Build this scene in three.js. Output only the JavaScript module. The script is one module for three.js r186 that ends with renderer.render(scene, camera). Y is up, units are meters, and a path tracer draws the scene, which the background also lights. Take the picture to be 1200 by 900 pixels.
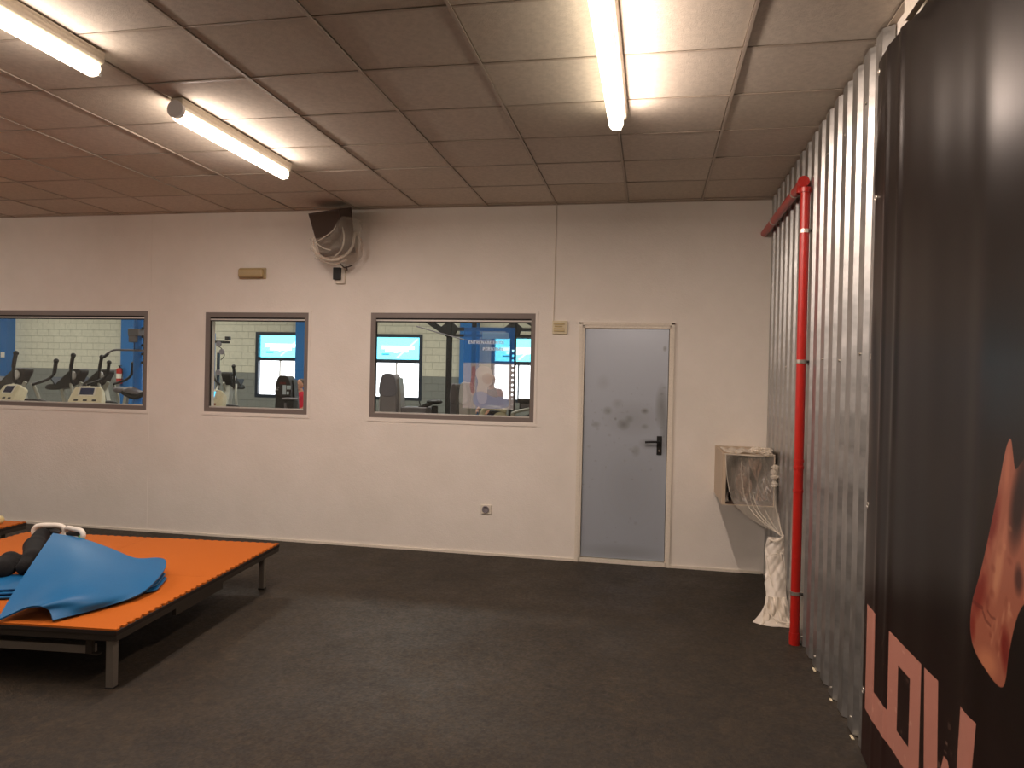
import * as THREE from 'three';
import { RoundedBoxGeometry } from 'three/addons/geometries/RoundedBoxGeometry.js';
import { mergeGeometries, mergeVertices } from 'three/addons/utils/BufferGeometryUtils.js';
import { MarchingCubes } from 'three/addons/objects/MarchingCubes.js';
import { RectAreaLightUniformsLib } from 'three/addons/lights/RectAreaLightUniformsLib.js';

// ------------------------------------------------------------------ camera, sky, exposure
const H = 3.17;                                   // suspended ceiling height
const scene = new THREE.Scene();
const FOCAL = 854.23;                             // pixels, for a 1200 x 900 frame
const camera = new THREE.PerspectiveCamera(2 * Math.atan(450 / FOCAL) * 180 / Math.PI, 4 / 3, 0.05, 200);
camera.position.set(-0.991, 1.613, 6.468);
camera.rotation.set(-0.0079, 0.1898, 0.0219, 'YXZ');
scene.background = new THREE.Color(0.93, 0.97, 1.0);
scene.backgroundIntensity = 2.2;
const renderer = new THREE.WebGLRenderer({ antialias: true });
renderer.toneMapping = THREE.LinearToneMapping;
renderer.toneMappingExposure = 2.0;
renderer.shadowMap.enabled = true;
RectAreaLightUniformsLib.init();

const TUBE = new THREE.Color(1.0, 0.79, 0.68);    // colour of the tube light
const GYM_LIGHT = new THREE.Color(1.0, 0.98, 0.88);
const COOL = new THREE.Color(1.0, 0.87, 0.82), MILD = new THREE.Color(1.0, 0.815, 0.73);   // older tubes further left burn cooler
const P_DOWN = 74, P_SIDE = 22;                    // radiance of a tube downwards and sideways
// gym beyond the wall: four broad ceiling lamps (their fittings are built further down)
const GYM_LAMPS = [[-19, -10], [-18, -5], [-14, -10], [-13, -4], [-8.5, -9.5], [-8.5, -4], [-4.5, -9.5], [-4.5, -4]];
const P_GYM = 19;

// ------------------------------------------------------------------ helpers
let seed = 12345;
const rnd = () => { seed = (seed * 1664525 + 1013904223) >>> 0; return seed / 4294967296; };
const rr = (a, b) => a + (b - a) * rnd();
const V = (x, y, z) => new THREE.Vector3(x, y, z);
const names = new Map();
function numbered(n) { const k = names.get(n) || 0; names.set(n, k + 1); return k ? `${n}_${String(k).padStart(3, '0')}` : n; }
function tag(o, label, category, group) {
  o.userData.label = label; if (category) o.userData.category = category; if (group) o.userData.group = group; return o;
}
function thing(name, label, category, pos = [0, 0, 0], ry = 0, group) {
  const g = new THREE.Group(); g.name = numbered(name); g.position.set(...pos); g.rotation.y = ry; scene.add(g);
  return tag(g, label, category, group);
}
function part(name, geo, mat, parent, label) {
  const m = new THREE.Mesh(Array.isArray(geo) ? merge(geo) : geo, mat); m.name = name; m.castShadow = m.receiveShadow = true;
  parent.add(m); if (label) m.userData.label = label; return m;
}
function struct(name, geo, mat, parent = scene) {
  const m = part(name, geo, mat, parent); if (parent === scene) { m.name = numbered(name); m.userData.kind = 'structure'; } return m;
}
function structGroup(name) { const g = new THREE.Group(); g.name = numbered(name); g.userData.kind = 'structure'; scene.add(g); return g; }
function merge(gs) {
  return mergeGeometries(gs.map((g) => {
    const n = g.index ? g.toNonIndexed() : g.clone();
    for (const k of Object.keys(n.attributes)) if (!['position', 'normal', 'uv'].includes(k)) n.deleteAttribute(k);
    if (!n.attributes.uv) n.setAttribute('uv', new THREE.BufferAttribute(new Float32Array(n.attributes.position.count * 2), 2));
    return n;
  }));
}
// box by its limits, uv in metres
function lim(x0, x1, y0, y1, z0, z1) { const g = new THREE.BoxGeometry(x1 - x0, y1 - y0, z1 - z0); g.translate((x0 + x1) / 2, (y0 + y1) / 2, (z0 + z1) / 2); return metreUV(g); }
function metreUV(g, ox = 0, oy = 0) {
  const p = g.attributes.position, n = g.attributes.normal, uv = new Float32Array(p.count * 2);
  for (let i = 0; i < p.count; i++) {
    const ax = Math.abs(n.getX(i)), ay = Math.abs(n.getY(i)), az = Math.abs(n.getZ(i));
    let u, v;
    if (ay >= ax && ay >= az) { u = p.getX(i); v = p.getZ(i); } else if (ax >= az) { u = p.getZ(i); v = p.getY(i); } else { u = p.getX(i); v = p.getY(i); }
    uv[2 * i] = u + ox; uv[2 * i + 1] = v + oy;
  }
  g.setAttribute('uv', new THREE.BufferAttribute(uv, 2)); return g;
}
function rbox(w, h, d, x = 0, y = 0, z = 0, r = 0.006, seg = 2) { const g = new RoundedBoxGeometry(w, h, d, seg, Math.min(r, w / 2.05, h / 2.05, d / 2.05)); g.translate(x, y, z); return g; }
function cyl(r0, r1, h, x, y, z, axis = 'y', seg = 20) {
  const g = new THREE.CylinderGeometry(r0, r1, h, seg); if (axis === 'x') g.rotateZ(Math.PI / 2); if (axis === 'z') g.rotateX(Math.PI / 2); g.translate(x, y, z); return g;
}
function bar(a, b, r0, r1 = r0, seg = 12) {
  const d = b.clone().sub(a), g = new THREE.CylinderGeometry(r1, r0, d.length(), seg);
  g.applyQuaternion(new THREE.Quaternion().setFromUnitVectors(V(0, 1, 0), d.clone().normalize())); g.translate(...a.clone().add(b).multiplyScalar(0.5).toArray()); return g;
}
function beam(a, b, w, t) { // rectangular bar, w across in the xy sense, t in depth
  const d = b.clone().sub(a), g = new THREE.BoxGeometry(w, d.length(), t);
  g.applyQuaternion(new THREE.Quaternion().setFromUnitVectors(V(0, 1, 0), d.clone().normalize())); g.translate(...a.clone().add(b).multiplyScalar(0.5).toArray()); return g;
}
function tube(pts, r, seg = 32, rs = 10, closed = false) { return new THREE.TubeGeometry(new THREE.CatmullRomCurve3(pts.map((p) => V(...p)), closed), seg, r, rs, closed); }
function extrude(shape, depth, bevel = 0.004, seg = 1) {
  const g = new THREE.ExtrudeGeometry(shape, { depth: depth - 2 * bevel, bevelEnabled: bevel > 0, bevelThickness: bevel, bevelSize: bevel, bevelOffset: -bevel, bevelSegments: seg, curveSegments: 12 });
  g.translate(0, 0, bevel); return g;
}
function poly(pts) { const s = new THREE.Shape(); pts.forEach(([x, y], i) => i ? s.lineTo(x, y) : s.moveTo(x, y)); s.closePath(); return s; }
function spline(pts) { // smooth closed outline
  const c = new THREE.CatmullRomCurve3(pts.map(([x, y]) => V(x, y, 0)), true, 'catmullrom', 0.5).getPoints(pts.length * 6); return poly(c.slice(0, -1).map((p) => [p.x, p.y]));
}
// a thin sheet with thickness over a function P(u, v)
function sheet(P, nu, nv, t, uvS = [1, 1]) {
  const idx = (i, j) => i * (nv + 1) + j, pts = [], nor = [];
  for (let i = 0; i <= nu; i++) for (let j = 0; j <= nv; j++) pts.push(P(i / nu, j / nv));
  for (let i = 0; i <= nu; i++) for (let j = 0; j <= nv; j++) {
    const a = pts[idx(Math.min(i + 1, nu), j)].clone().sub(pts[idx(Math.max(i - 1, 0), j)]), b = pts[idx(i, Math.min(j + 1, nv))].clone().sub(pts[idx(i, Math.max(j - 1, 0))]);
    nor.push(a.cross(b).normalize());
  }
  const pos = [], uv = [], ind = [], N = pts.length;
  for (const s of [1, -1]) for (let k = 0; k < N; k++) { const p = pts[k], n = nor[k]; pos.push(p.x + n.x * s * t / 2, p.y + n.y * s * t / 2, p.z + n.z * s * t / 2); uv.push(uvS[0] * Math.floor(k / (nv + 1)) / nu, uvS[1] * (k % (nv + 1)) / nv); }
  for (let i = 0; i < nu; i++) for (let j = 0; j < nv; j++) {
    const a = idx(i, j), b = idx(i + 1, j), c = idx(i + 1, j + 1), d = idx(i, j + 1);
    ind.push(a, b, c, a, c, d, N + a, N + c, N + b, N + a, N + d, N + c);
  }
  const rim = (a, b) => ind.push(a, N + b, b, a, N + a, N + b);
  const rimPos = [];
  for (let i = 0; i < nu; i++) rimPos.push([idx(i + 1, 0), idx(i, 0)], [idx(i, nv), idx(i + 1, nv)]);
  for (let j = 0; j < nv; j++) rimPos.push([idx(0, j), idx(0, j + 1)], [idx(nu, j + 1), idx(nu, j)]);
  const g = new THREE.BufferGeometry(); g.setAttribute('position', new THREE.Float32BufferAttribute(pos, 3)); g.setAttribute('uv', new THREE.Float32BufferAttribute(uv, 2)); g.setIndex(ind); g.computeVertexNormals();
  // rim gets vertices of its own so that its edge stays crisp
  const rp = [], ri = [], ru = [];
  for (const [a, b] of rimPos) { const o = rp.length / 3; for (const k of [a, b, N + b, N + a]) { rp.push(pos[3 * k], pos[3 * k + 1], pos[3 * k + 2]); ru.push(uv[2 * k], uv[2 * k + 1]); } ri.push(o, o + 2, o + 1, o, o + 3, o + 2); }
  const r = new THREE.BufferGeometry(); r.setAttribute('position', new THREE.Float32BufferAttribute(rp, 3)); r.setAttribute('uv', new THREE.Float32BufferAttribute(ru, 2)); r.setIndex(ri); r.computeVertexNormals();
  return merge([g, r]);
}
const cr = (p0, p1, p2, p3, t) => 0.5 * (2 * p1 + (p2 - p0) * t + (2 * p0 - 5 * p1 + 4 * p2 - p3) * t * t + (3 * p1 - p0 - 3 * p2 + p3) * t * t * t);
function crList(list, t) { // list of numbers
  const n = list.length - 1, f = Math.min(t * n, n - 1e-9), i = Math.floor(f), k = f - i, at = (j) => j < 0 ? 2 * list[0] - list[1] : j > n ? 2 * list[n] - list[n - 1] : list[j];
  return cr(at(i - 1), at(i), at(i + 1), at(i + 2), k);
}
function patch(rows) { return (u, v) => { const c = [0, 1, 2].map((k) => crList(rows.map((r) => crList(r.map((p) => p[k]), v)), u)); return V(...c); }; }

// periodic value noise and textures
function lattice(n, s) { const a = new Float32Array(n * n); let q = s >>> 0; for (let i = 0; i < a.length; i++) { q = (q * 1664525 + 1013904223) >>> 0; a[i] = q / 4294967296; } return a; }
function pnoise(n, s) { const L = lattice(n, s * 7919 + 17); const sm = (t) => t * t * (3 - 2 * t);
  return (u, v) => { const x = u * n, y = v * n, i = Math.floor(x), j = Math.floor(y), fx = sm(x - i), fy = sm(y - j), g = (a, b) => L[(((b % n) + n) % n) * n + (((a % n) + n) % n)];
    return (g(i, j) * (1 - fx) + g(i + 1, j) * fx) * (1 - fy) + (g(i, j + 1) * (1 - fx) + g(i + 1, j + 1) * fx) * fy; }; }
function tex(size, fn, srgb = true, w = size) {
  const d = new Uint8Array(size * w * 4);
  for (let y = 0; y < size; y++) for (let x = 0; x < w; x++) { const c = fn((x + 0.5) / w, (y + 0.5) / size), k = 4 * (y * w + x); const a = Array.isArray(c) ? c : [c, c, c]; for (let q = 0; q < 3; q++) d[k + q] = Math.max(0, Math.min(255, Math.round(a[q] * 255))); d[k + 3] = 255; }
  const t = new THREE.DataTexture(d, w, size); t.wrapS = t.wrapT = THREE.RepeatWrapping; t.magFilter = THREE.LinearFilter; t.minFilter = THREE.LinearMipmapLinearFilter; t.generateMipmaps = true;
  if (srgb) t.colorSpace = THREE.SRGBColorSpace; t.needsUpdate = true; return t;
}
function rep(t, x, y = x) { const c = t.clone(); c.repeat.set(x, y); c.needsUpdate = true; return c; }
function canvasTex(w, h, draw) { const c = document.createElement('canvas'); c.width = w; c.height = h; draw(c.getContext('2d'), w, h); const t = new THREE.CanvasTexture(c); t.colorSpace = THREE.SRGBColorSpace; t.anisotropy = 4; return t; }
const std = (o) => new THREE.MeshStandardMaterial(o);

const n8 = pnoise(8, 1), n16 = pnoise(16, 2), n32 = pnoise(32, 3), n64 = pnoise(64, 4), n128 = pnoise(128, 5), n256 = pnoise(256, 6);
const fbm = (u, v) => 0.4 * n8(u, v) + 0.27 * n16(u, v) + 0.18 * n32(u, v) + 0.1 * n64(u, v) + 0.05 * n128(u, v);

const plasterTex = tex(512, (u, v) => { const f = fbm(u, v); return [0.95 + 0.05 * f, 0.945 + 0.05 * f, 0.93 + 0.06 * f]; });
const plasterBump = tex(512, (u, v) => 0.6 * n128(u, v) + 0.4 * n32(u, v), false);
const rubberTex = tex(1024, (u, v) => {
  const f = fbm(u, v), g = n256(u, v), h = n256(v + 0.37, u + 0.11); let b = 0.165 + 0.07 * (f - 0.5) + 0.09 * (g - 0.5) + 0.05 * (n64(u, v) - 0.5);
  let s = 0; if (h > 0.985 && g > 0.55) s = 0.16; const str = n8(u, v * 1) * n128(u * 0.25, v); if (str > 0.72) s += 0.03; return [b * 1.0 + s, b * 0.81 + s, b * 0.53 + s];
});
const rubberRough = tex(512, (u, v) => 0.52 + 0.3 * fbm(u, v) + 0.16 * (n256(u, v) - 0.5), false);
const rubberBump = tex(1024, (u, v) => 0.5 * n256(u, v) + 0.3 * n128(u, v) + 0.2 * n64(u, v), false);
const tileTex = tex(512, (u, v) => { const f = n128(u, v) * 0.5 + n256(u, v) * 0.5, w = n32(u, v), fleck = f > 0.68 ? -0.06 : 0; const b = 0.86 + 0.05 * (w - 0.5) + 0.05 * (f - 0.5) + fleck; return [b, b * 0.985, b * 0.955]; });
const tileBump = tex(512, (u, v) => 0.55 * n128(u, v) + 0.45 * n256(u, v), false);
const zincTex = tex(512, (u, v) => { const f = 0.5 * n16(u, v) + 0.3 * n64(u, v) + 0.2 * n32(u, v), b = 0.70 + 0.14 * (f - 0.5); return [b, b * 1.0, b * 0.985]; });
const zincRough = tex(512, (u, v) => 0.34 + 0.22 * (0.6 * n16(u, v) + 0.4 * n64(u, v)), false);
const grainTex = tex(256, (u, v) => { const b = 0.93 + 0.07 * (0.5 * n64(u, v) + 0.5 * n128(u, v)); return b; });

const M = {
  wall: std({ color: 0xf3eee6, map: rep(plasterTex, 0.35), bumpMap: rep(plasterBump, 1.3), bumpScale: 0.0012, roughness: 0.75 }),
  trimWhite: std({ color: 0xeee6d6, roughness: 0.55, map: rep(grainTex, 2) }),
  floor: std({ color: 0xffffff, map: rep(rubberTex, 0.45), roughnessMap: rep(rubberRough, 0.31), bumpMap: rep(rubberBump, 1.1), bumpScale: 0.0012, roughness: 1 }),
  tile: [0xf6efe6, 0xf0e8de, 0xf3ebe0, 0xece4d8].map((c) => std({ color: c, map: rep(tileTex, 1.7), bumpMap: rep(tileBump, 1.7), bumpScale: 0.0008, roughness: 0.92 })),
  tbar: std({ color: 0xbfb2a2, roughness: 0.5, map: rep(grainTex, 3) }),
  plenum: std({ color: 0x6d665e, roughness: 0.95, map: rep(plasterTex, 0.5) }),
  zinc: new THREE.MeshPhysicalMaterial({ color: 0xffffff, map: rep(zincTex, 1.1), metalness: 0.9, roughnessMap: rep(zincRough, 1.1), roughness: 0.8, bumpMap: rep(plasterBump, 0.6), bumpScale: 0.0003 }),
  steel: std({ color: 0x9b948a, metalness: 0.75, roughness: 0.45, map: rep(grainTex, 4) }),
  darkSteel: std({ color: 0x3f3830, metalness: 0.35, roughness: 0.55, map: rep(grainTex, 4) }),
  screw: std({ color: 0xcfcac0, metalness: 0.9, roughness: 0.3 }),
  red: new THREE.MeshPhysicalMaterial({ color: 0xb91a0d, roughness: 0.38, clearcoat: 0.35, clearcoatRoughness: 0.3, map: rep(grainTex, 2) }),
  frame: std({ color: 0x857c76, metalness: 0.2, roughness: 0.5, map: rep(grainTex, 3) }),
  bead: std({ color: 0xd8d4cc, metalness: 0.3, roughness: 0.35, map: rep(grainTex, 2) }),
  gasket: std({ color: 0x1b1816, roughness: 0.7 }),
  glass: new THREE.MeshPhysicalMaterial({ color: 0xffffff, transmission: 1, thickness: 0, roughness: 0.02, ior: 1.45 }),
  black: std({ color: 0x121212, roughness: 0.5, map: rep(grainTex, 3) }),
  charcoal: std({ color: 0x2b2927, roughness: 0.55, map: rep(grainTex, 3) }),
  cream: std({ color: 0xe4d9b8, roughness: 0.5, map: rep(grainTex, 2) }),
  paleGrey: std({ color: 0xb9b6aa, roughness: 0.4, metalness: 0.2, map: rep(grainTex, 2) }),
  silver: std({ color: 0xcfcac8, roughness: 0.35, metalness: 0.55, map: rep(grainTex, 2) }),
  midGrey: std({ color: 0x7d767a, roughness: 0.5, map: rep(grainTex, 2) }),
  blue: std({ color: 0x1f6db0, roughness: 0.6, map: rep(grainTex, 1) }),
  blueGloss: std({ color: 0x1b7ad6, roughness: 0.35, map: rep(grainTex, 1) }),
  navy: std({ color: 0x0f2233, roughness: 0.45, map: rep(grainTex, 2) }),
  orange: std({ color: 0xc66507, roughness: 0.95, map: rep(grainTex, 6), bumpMap: rep(tileBump, 5), bumpScale: 0.0012 }),
  foamEdge: std({ color: 0x2a211a, roughness: 0.9, map: rep(grainTex, 6) }),
  mat: new THREE.MeshPhysicalMaterial({ color: 0x1b689e, roughness: 0.46, specularIntensity: 0.7, map: rep(grainTex, 3), side: THREE.DoubleSide }),
  matDark: std({ color: 0x123a68, roughness: 0.6, map: rep(grainTex, 3) }),
  plastic: new THREE.MeshPhysicalMaterial({ color: 0xf3ead9, transparent: true, opacity: 0.11, roughness: 0.2, side: THREE.DoubleSide }),
  plasticThick: new THREE.MeshPhysicalMaterial({ color: 0xf6eddc, transparent: true, opacity: 0.46, roughness: 0.3, side: THREE.DoubleSide }),
  boxBeige: std({ color: 0xc4b29c, roughness: 0.7, map: rep(plasterTex, 2) }),
  brown: std({ color: 0x54433a, roughness: 0.6, map: rep(grainTex, 4) }),
  skin: std({ color: 0xc48f74, roughness: 0.6 }),
  whiteStrap: std({ color: 0xf0e9dc, roughness: 0.7, map: rep(grainTex, 8) }),
};

// ------------------------------------------------------------------ our room: shell
const X0 = -11, Z1 = 10.6;
struct('floor', lim(X0 - 0.2, 0.2, -0.12, 0, -0.16, Z1 + 0.2), M.floor);
const WINS = [[-8.62, -5.95, 1.216, 2.205], [-5.31, -4.222, 1.222, 2.195], [-3.592, -2.03, 1.218, 2.198]];
const DOOR = [-1.622, -0.82, 0, 2.108];
{ // back wall with its three window openings and the door opening
  const s = poly([[X0 - 0.2, 0], [0.2, 0], [0.2, 4.6], [X0 - 0.2, 4.6]]);
  for (const [a, b, c, d] of WINS) s.holes.push(poly([[a, c], [a, d], [b, d], [b, c]]));
  s.holes.push(poly([[DOOR[0], 0.001], [DOOR[0], DOOR[3]], [DOOR[1], DOOR[3]], [DOOR[1], 0.001]]));
  const g = new THREE.ExtrudeGeometry(s, { depth: 0.16, bevelEnabled: false }); g.translate(0, 0, -0.16);
  const w = struct('wall_back', g, M.wall);
  part('joint_strip', [lim(-5.931, -5.921, 0.02, 1.216, 0, 0.0022), lim(-5.931, -5.921, 2.205, H, 0, 0.0022)], M.wall, w);
  // raised plaster edges left round the openings
  for (const [a, b, c, d] of WINS) part('plaster_lip', [lim(a - 0.03, b + 0.03, d, d + 0.022, 0, 0.006), lim(a - 0.022, a, c - 0.02, d, 0, 0.005), lim(b, b + 0.022, c - 0.02, d, 0, 0.005), lim(a - 0.022, b + 0.022, c - 0.035, c, 0, 0.007)], M.wall, w);
}
struct('wall_right', lim(0, 0.2, 0, 4.6, 0, Z1 + 0.2), M.wall);
struct('wall_left', lim(X0 - 0.2, X0, 0, 4.6, 0, Z1 + 0.2), M.wall);
struct('wall_front', lim(X0, 0, 0, 4.6, Z1, Z1 + 0.2), M.wall);
struct('baseboard_back', [lim(X0, DOOR[0] - 0.004, 0, 0.022, 0, 0.014), lim(DOOR[1] + 0.004, -0.05, 0, 0.022, 0, 0.014)], M.trimWhite);

{ // suspended ceiling: tiles, T bars, the slab above
  const ceil = structGroup('ceiling');
  part('slab', lim(X0, 0, 4.3, 4.6, 0, Z1), M.plenum, ceil);
  const gx = [], gz = [0]; for (let x = 0.026 - 0.63; x > X0; x -= 0.63) gx.push(x); for (let z = 0.083; z < Z1; z += 0.569) gz.push(z);
  const xs = [0, ...gx, X0], zs = [...gz, Z1], far = [];
  const variants = [];
  for (let k = 0; k < 6; k++) { const g = new RoundedBoxGeometry(0.612, 0.016, 0.551, 1, 0.003); metreUV(g, k * 0.37, k * 0.53); variants.push(g); }
  for (let i = 0; i < xs.length - 1; i++) for (let j = 0; j < zs.length - 1; j++) {
    const xa = xs[i + 1], xb = xs[i], za = zs[j], zb = zs[j + 1], w = xb - xa - 0.017, d = zb - za - 0.017, cx = (xa + xb) / 2, cz = (za + zb) / 2; if (w < 0.01 || d < 0.01) continue;
    const full = w > 0.6 && d > 0.53, seen = cx > -7.9 && cz < 4.7;
    let g = full ? variants[(i * 5 + j * 3) % 6] : metreUV(new RoundedBoxGeometry(w, 0.016, d, 1, 0.003));
    const tx = rr(-0.006, 0.006), tz = rr(-0.006, 0.006), dy = rr(-0.001, 0.003), mat = M.tile[Math.floor(rnd() * 4)];
    if (seen) { const t = part('ceiling_tile', g, mat, ceil); t.position.set(cx, H + 0.011 + dy, cz); t.rotation.set(tx, 0, tz); }
    else { const c = g.clone(); c.translate(cx, H + 0.011, cz); far.push(c); }
  }
  const rest = part('ceiling_tiles_beyond', far, M.tile[0], ceil); rest.userData.kind = 'stuff';
  for (const x of gx) part('runner', [lim(x - 0.008, x + 0.008, H - 0.003, H + 0.001, 0.001, Z1), lim(x - 0.002, x + 0.002, H, H + 0.035, 0.001, Z1)], M.tbar, ceil);
  for (const z of gz.slice(1)) part('cross_tee', [lim(X0, -0.001, H + 0.0005, H + 0.002, z - 0.0075, z + 0.0075), lim(X0, -0.001, H, H + 0.03, z - 0.002, z + 0.002)], M.tbar, ceil);
  part('wall_angle', [lim(X0, -0.001, H - 0.004, H + 0.02, 0.001, 0.006), lim(-0.006, -0.001, H - 0.004, H + 0.02, 0.001, Z1), lim(-0.03, -0.001, H - 0.006, H - 0.003, 0.001, Z1)], M.tbar, ceil);
}

// corrugated zinc cladding along the right wall, panel by panel
{
  const clad = structGroup('wall_cladding_right');
  const pitch = 0.19, panelW = pitch * 4, ridge = -0.046, valley = -0.008;
  function panel(z0, n) { // trapezoid profile in (x, z), extruded up
    const prof = [];
    for (let k = 0; k < n; k++) { const z = z0 + k * pitch; prof.push([valley, z], [valley, z + 0.026], [ridge, z + 0.062], [ridge, z + 0.154]); if (k === n - 1) prof.push([valley, z + pitch]); }
    const t = 0.0012, pts = prof.map(([x, z]) => [x, z]), back = prof.slice().reverse().map(([x, z]) => [x + t * 2, z]);
    const sh = poly([...pts, ...back].map(([x, z]) => [x, -z]));
    const g = new THREE.ExtrudeGeometry(sh, { depth: H - 0.01 - 0.004, bevelEnabled: false, steps: 1 }); g.rotateX(-Math.PI / 2); g.translate(0, 0.004, 0); return metreUV(g, z0 * 0.7, z0 * 1.3);
  }
  for (let k = 0; k < 4; k++) {
    const z0 = 0.06 + k * panelW; const p = part('corrugated_panel', panel(z0, 4), M.zinc, clad);
    for (const y of [0.05, 1.74, 2.9]) for (let q = 0; q < 4; q += 2) part('screw', cyl(0.006, 0.007, 0.006, ridge - 0.003, y + 0.01 * q, z0 + q * pitch + 0.12, 'x', 8), M.screw, p);
  }
  part('corner_strip', lim(-0.014, -0.001, 0.003, H - 0.012, 0.002, 0.07), M.zinc, clad);
  part('foot_packing', [0.9, 1.5, 2.1, 2.5, 2.9].map((z, i) => { const g = rbox(0.012, 0.004, 0.03 + 0.012 * (i % 3), -0.054, 0.002, z, 0.001, 1); return g; }), M.cream, clad);
}

// windows in the back wall: frame, inner bead, glass
WINS.forEach(([a, b, c, d], k) => {
  const g = structGroup('window_' + (k + 1));
  const f = 0.048, z0 = -0.034, z1 = 0.004;
  part('frame_rail', lim(a, b, d - f, d, z0, z1), M.frame, g); part('frame_rail', lim(a, b, c, c + f * 0.85, z0, z1), M.frame, g);
  part('frame_stile', lim(a, a + f, c + f * 0.85, d - f, z0, z1), M.frame, g); part('frame_stile', lim(b - f * 0.8, b, c + f * 0.85, d - f, z0, z1), M.frame, g);
  const ia = a + f, ib = b - f * 0.8, ic = c + f * 0.85, id = d - f;
  part('gasket', [lim(ia, ib, id - 0.014, id, -0.03, -0.008), lim(ia, ia + 0.005, ic, id, -0.03, -0.012), lim(ib - 0.005, ib, ic, id, -0.03, -0.012), lim(ia, ib, id - 0.038, id - 0.028, -0.03, -0.012)], M.gasket, g);
  part('glazing_bead', [lim(ia, ib, id - 0.028, id - 0.014, -0.03, -0.006), lim(ia, ib, ic, ic + 0.012, -0.03, -0.006)], M.bead, g);
  part('glass_pane', lim(ia, ib, ic, id, -0.026, -0.022), M.glass, g);
});

// the door: frame, leaf, handle, threshold
{
  const g = structGroup('door_1'), [a, b, , t] = DOOR;
  part('door_frame', [lim(a, a + 0.036, 0, t, -0.16, 0.012), lim(b - 0.030, b, 0, t, -0.16, 0.012), lim(a, b, t - 0.036, t, -0.16, 0.012), lim(a - 0.012, a + 0.018, 0, t + 0.012, 0, 0.018), lim(b - 0.014, b + 0.012, 0, t + 0.012, 0, 0.018), lim(a - 0.012, b + 0.012, t - 0.01, t + 0.016, 0, 0.018)], M.trimWhite, g);
  part('threshold', lim(a, b, 0.001, 0.036, -0.16, 0.012), M.trimWhite, g);
  part('door_stop', [lim(a + 0.03, a + 0.046, 0.036, t - 0.03, -0.16, -0.05), lim(b - 0.044, b - 0.026, 0.036, t - 0.03, -0.16, -0.05), lim(a + 0.03, b - 0.03, t - 0.09, t - 0.03, -0.16, -0.05)], M.gasket, g);
  const doorTex = canvasTex(512, 1024, (c, w, h) => {
    c.fillStyle = '#c2cad1'; c.fillRect(0, 0, w, h);
    let s = 99; const q = () => { s = (s * 1664525 + 1013904223) >>> 0; return s / 4294967296; };
    const blot = (x, y, rx, ry, a, col = '70,64,52') => { c.save(); c.translate(x, y); c.scale(rx, ry); const gr = c.createRadialGradient(0, 0, 0, 0, 0, 1); gr.addColorStop(0, `rgba(${col},${a})`); gr.addColorStop(0.5, `rgba(${col},${a * 0.55})`); gr.addColorStop(1, `rgba(${col},0)`); c.fillStyle = gr; c.fillRect(-1, -1, 2, 2); c.restore(); };
    // hand marks and rubbed dirt round the middle of the leaf
    blot(250, 425, 45, 28, 0.34); blot(285, 400, 30, 22, 0.22); blot(378, 362, 28, 16, 0.34); blot(380, 430, 26, 14, 0.22); blot(150, 365, 34, 22, 0.24); blot(80, 428, 34, 18, 0.2); blot(200, 400, 10, 8, 0.3); blot(210, 330, 40, 26, 0.12);
    blot(300, 395, 210, 90, 0.12); blot(480, 340, 46, 110, 0.36); blot(500, 450, 34, 120, 0.25); blot(490, 85, 14, 16, 0.35); blot(330, 540, 30, 30, 0.18); blot(400, 505, 60, 26, 0.18, '60,52,40');
    blot(120, 240, 50, 40, 0.08); blot(256, 990, 300, 40, 0.14); blot(300, 700, 200, 200, 0.06);
    for (let k = 0; k < 60; k++) blot(q() * w, 250 + q() * 700, 3 + q() * 14, 2 + q() * 8, 0.06 + q() * 0.08);
  });
  const leaf = part('door_leaf', rbox(b - a - 0.074, t - 0.036 - 0.044, 0.042, (a + b) / 2 + 0.003, (t + 0.006) / 2, -0.030, 0.004, 2), std({ color: 0xf8faff, roughness: 0.38, metalness: 0.4 }), g);
  { const p = leaf.geometry.attributes.position, uv = leaf.geometry.attributes.uv; for (let i = 0; i < p.count; i++) uv.setXY(i, (p.getX(i) - a - 0.037) / (b - a - 0.074), (p.getY(i) - 0.04) / (t - 0.08)); }
  leaf.material.map = doorTex;
  const hx = -0.917, hy = 1.065;
  const hd = part('door_handle', [rbox(0.045, 0.165, 0.012, hx, hy - 0.01, -0.004, 0.006, 2), cyl(0.011, 0.011, 0.05, hx, hy + 0.022, 0.02, 'z'), tube([[hx, hy + 0.022, 0.042], [hx - 0.03, hy + 0.024, 0.046], [hx - 0.08, hy + 0.022, 0.045], [hx - 0.122, hy + 0.018, 0.043]], 0.0095, 20, 10)], M.black, g);
  part('lock_cylinder', cyl(0.009, 0.009, 0.012, hx, hy - 0.055, 0.004, 'z', 14), M.steel, hd);
}

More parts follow.
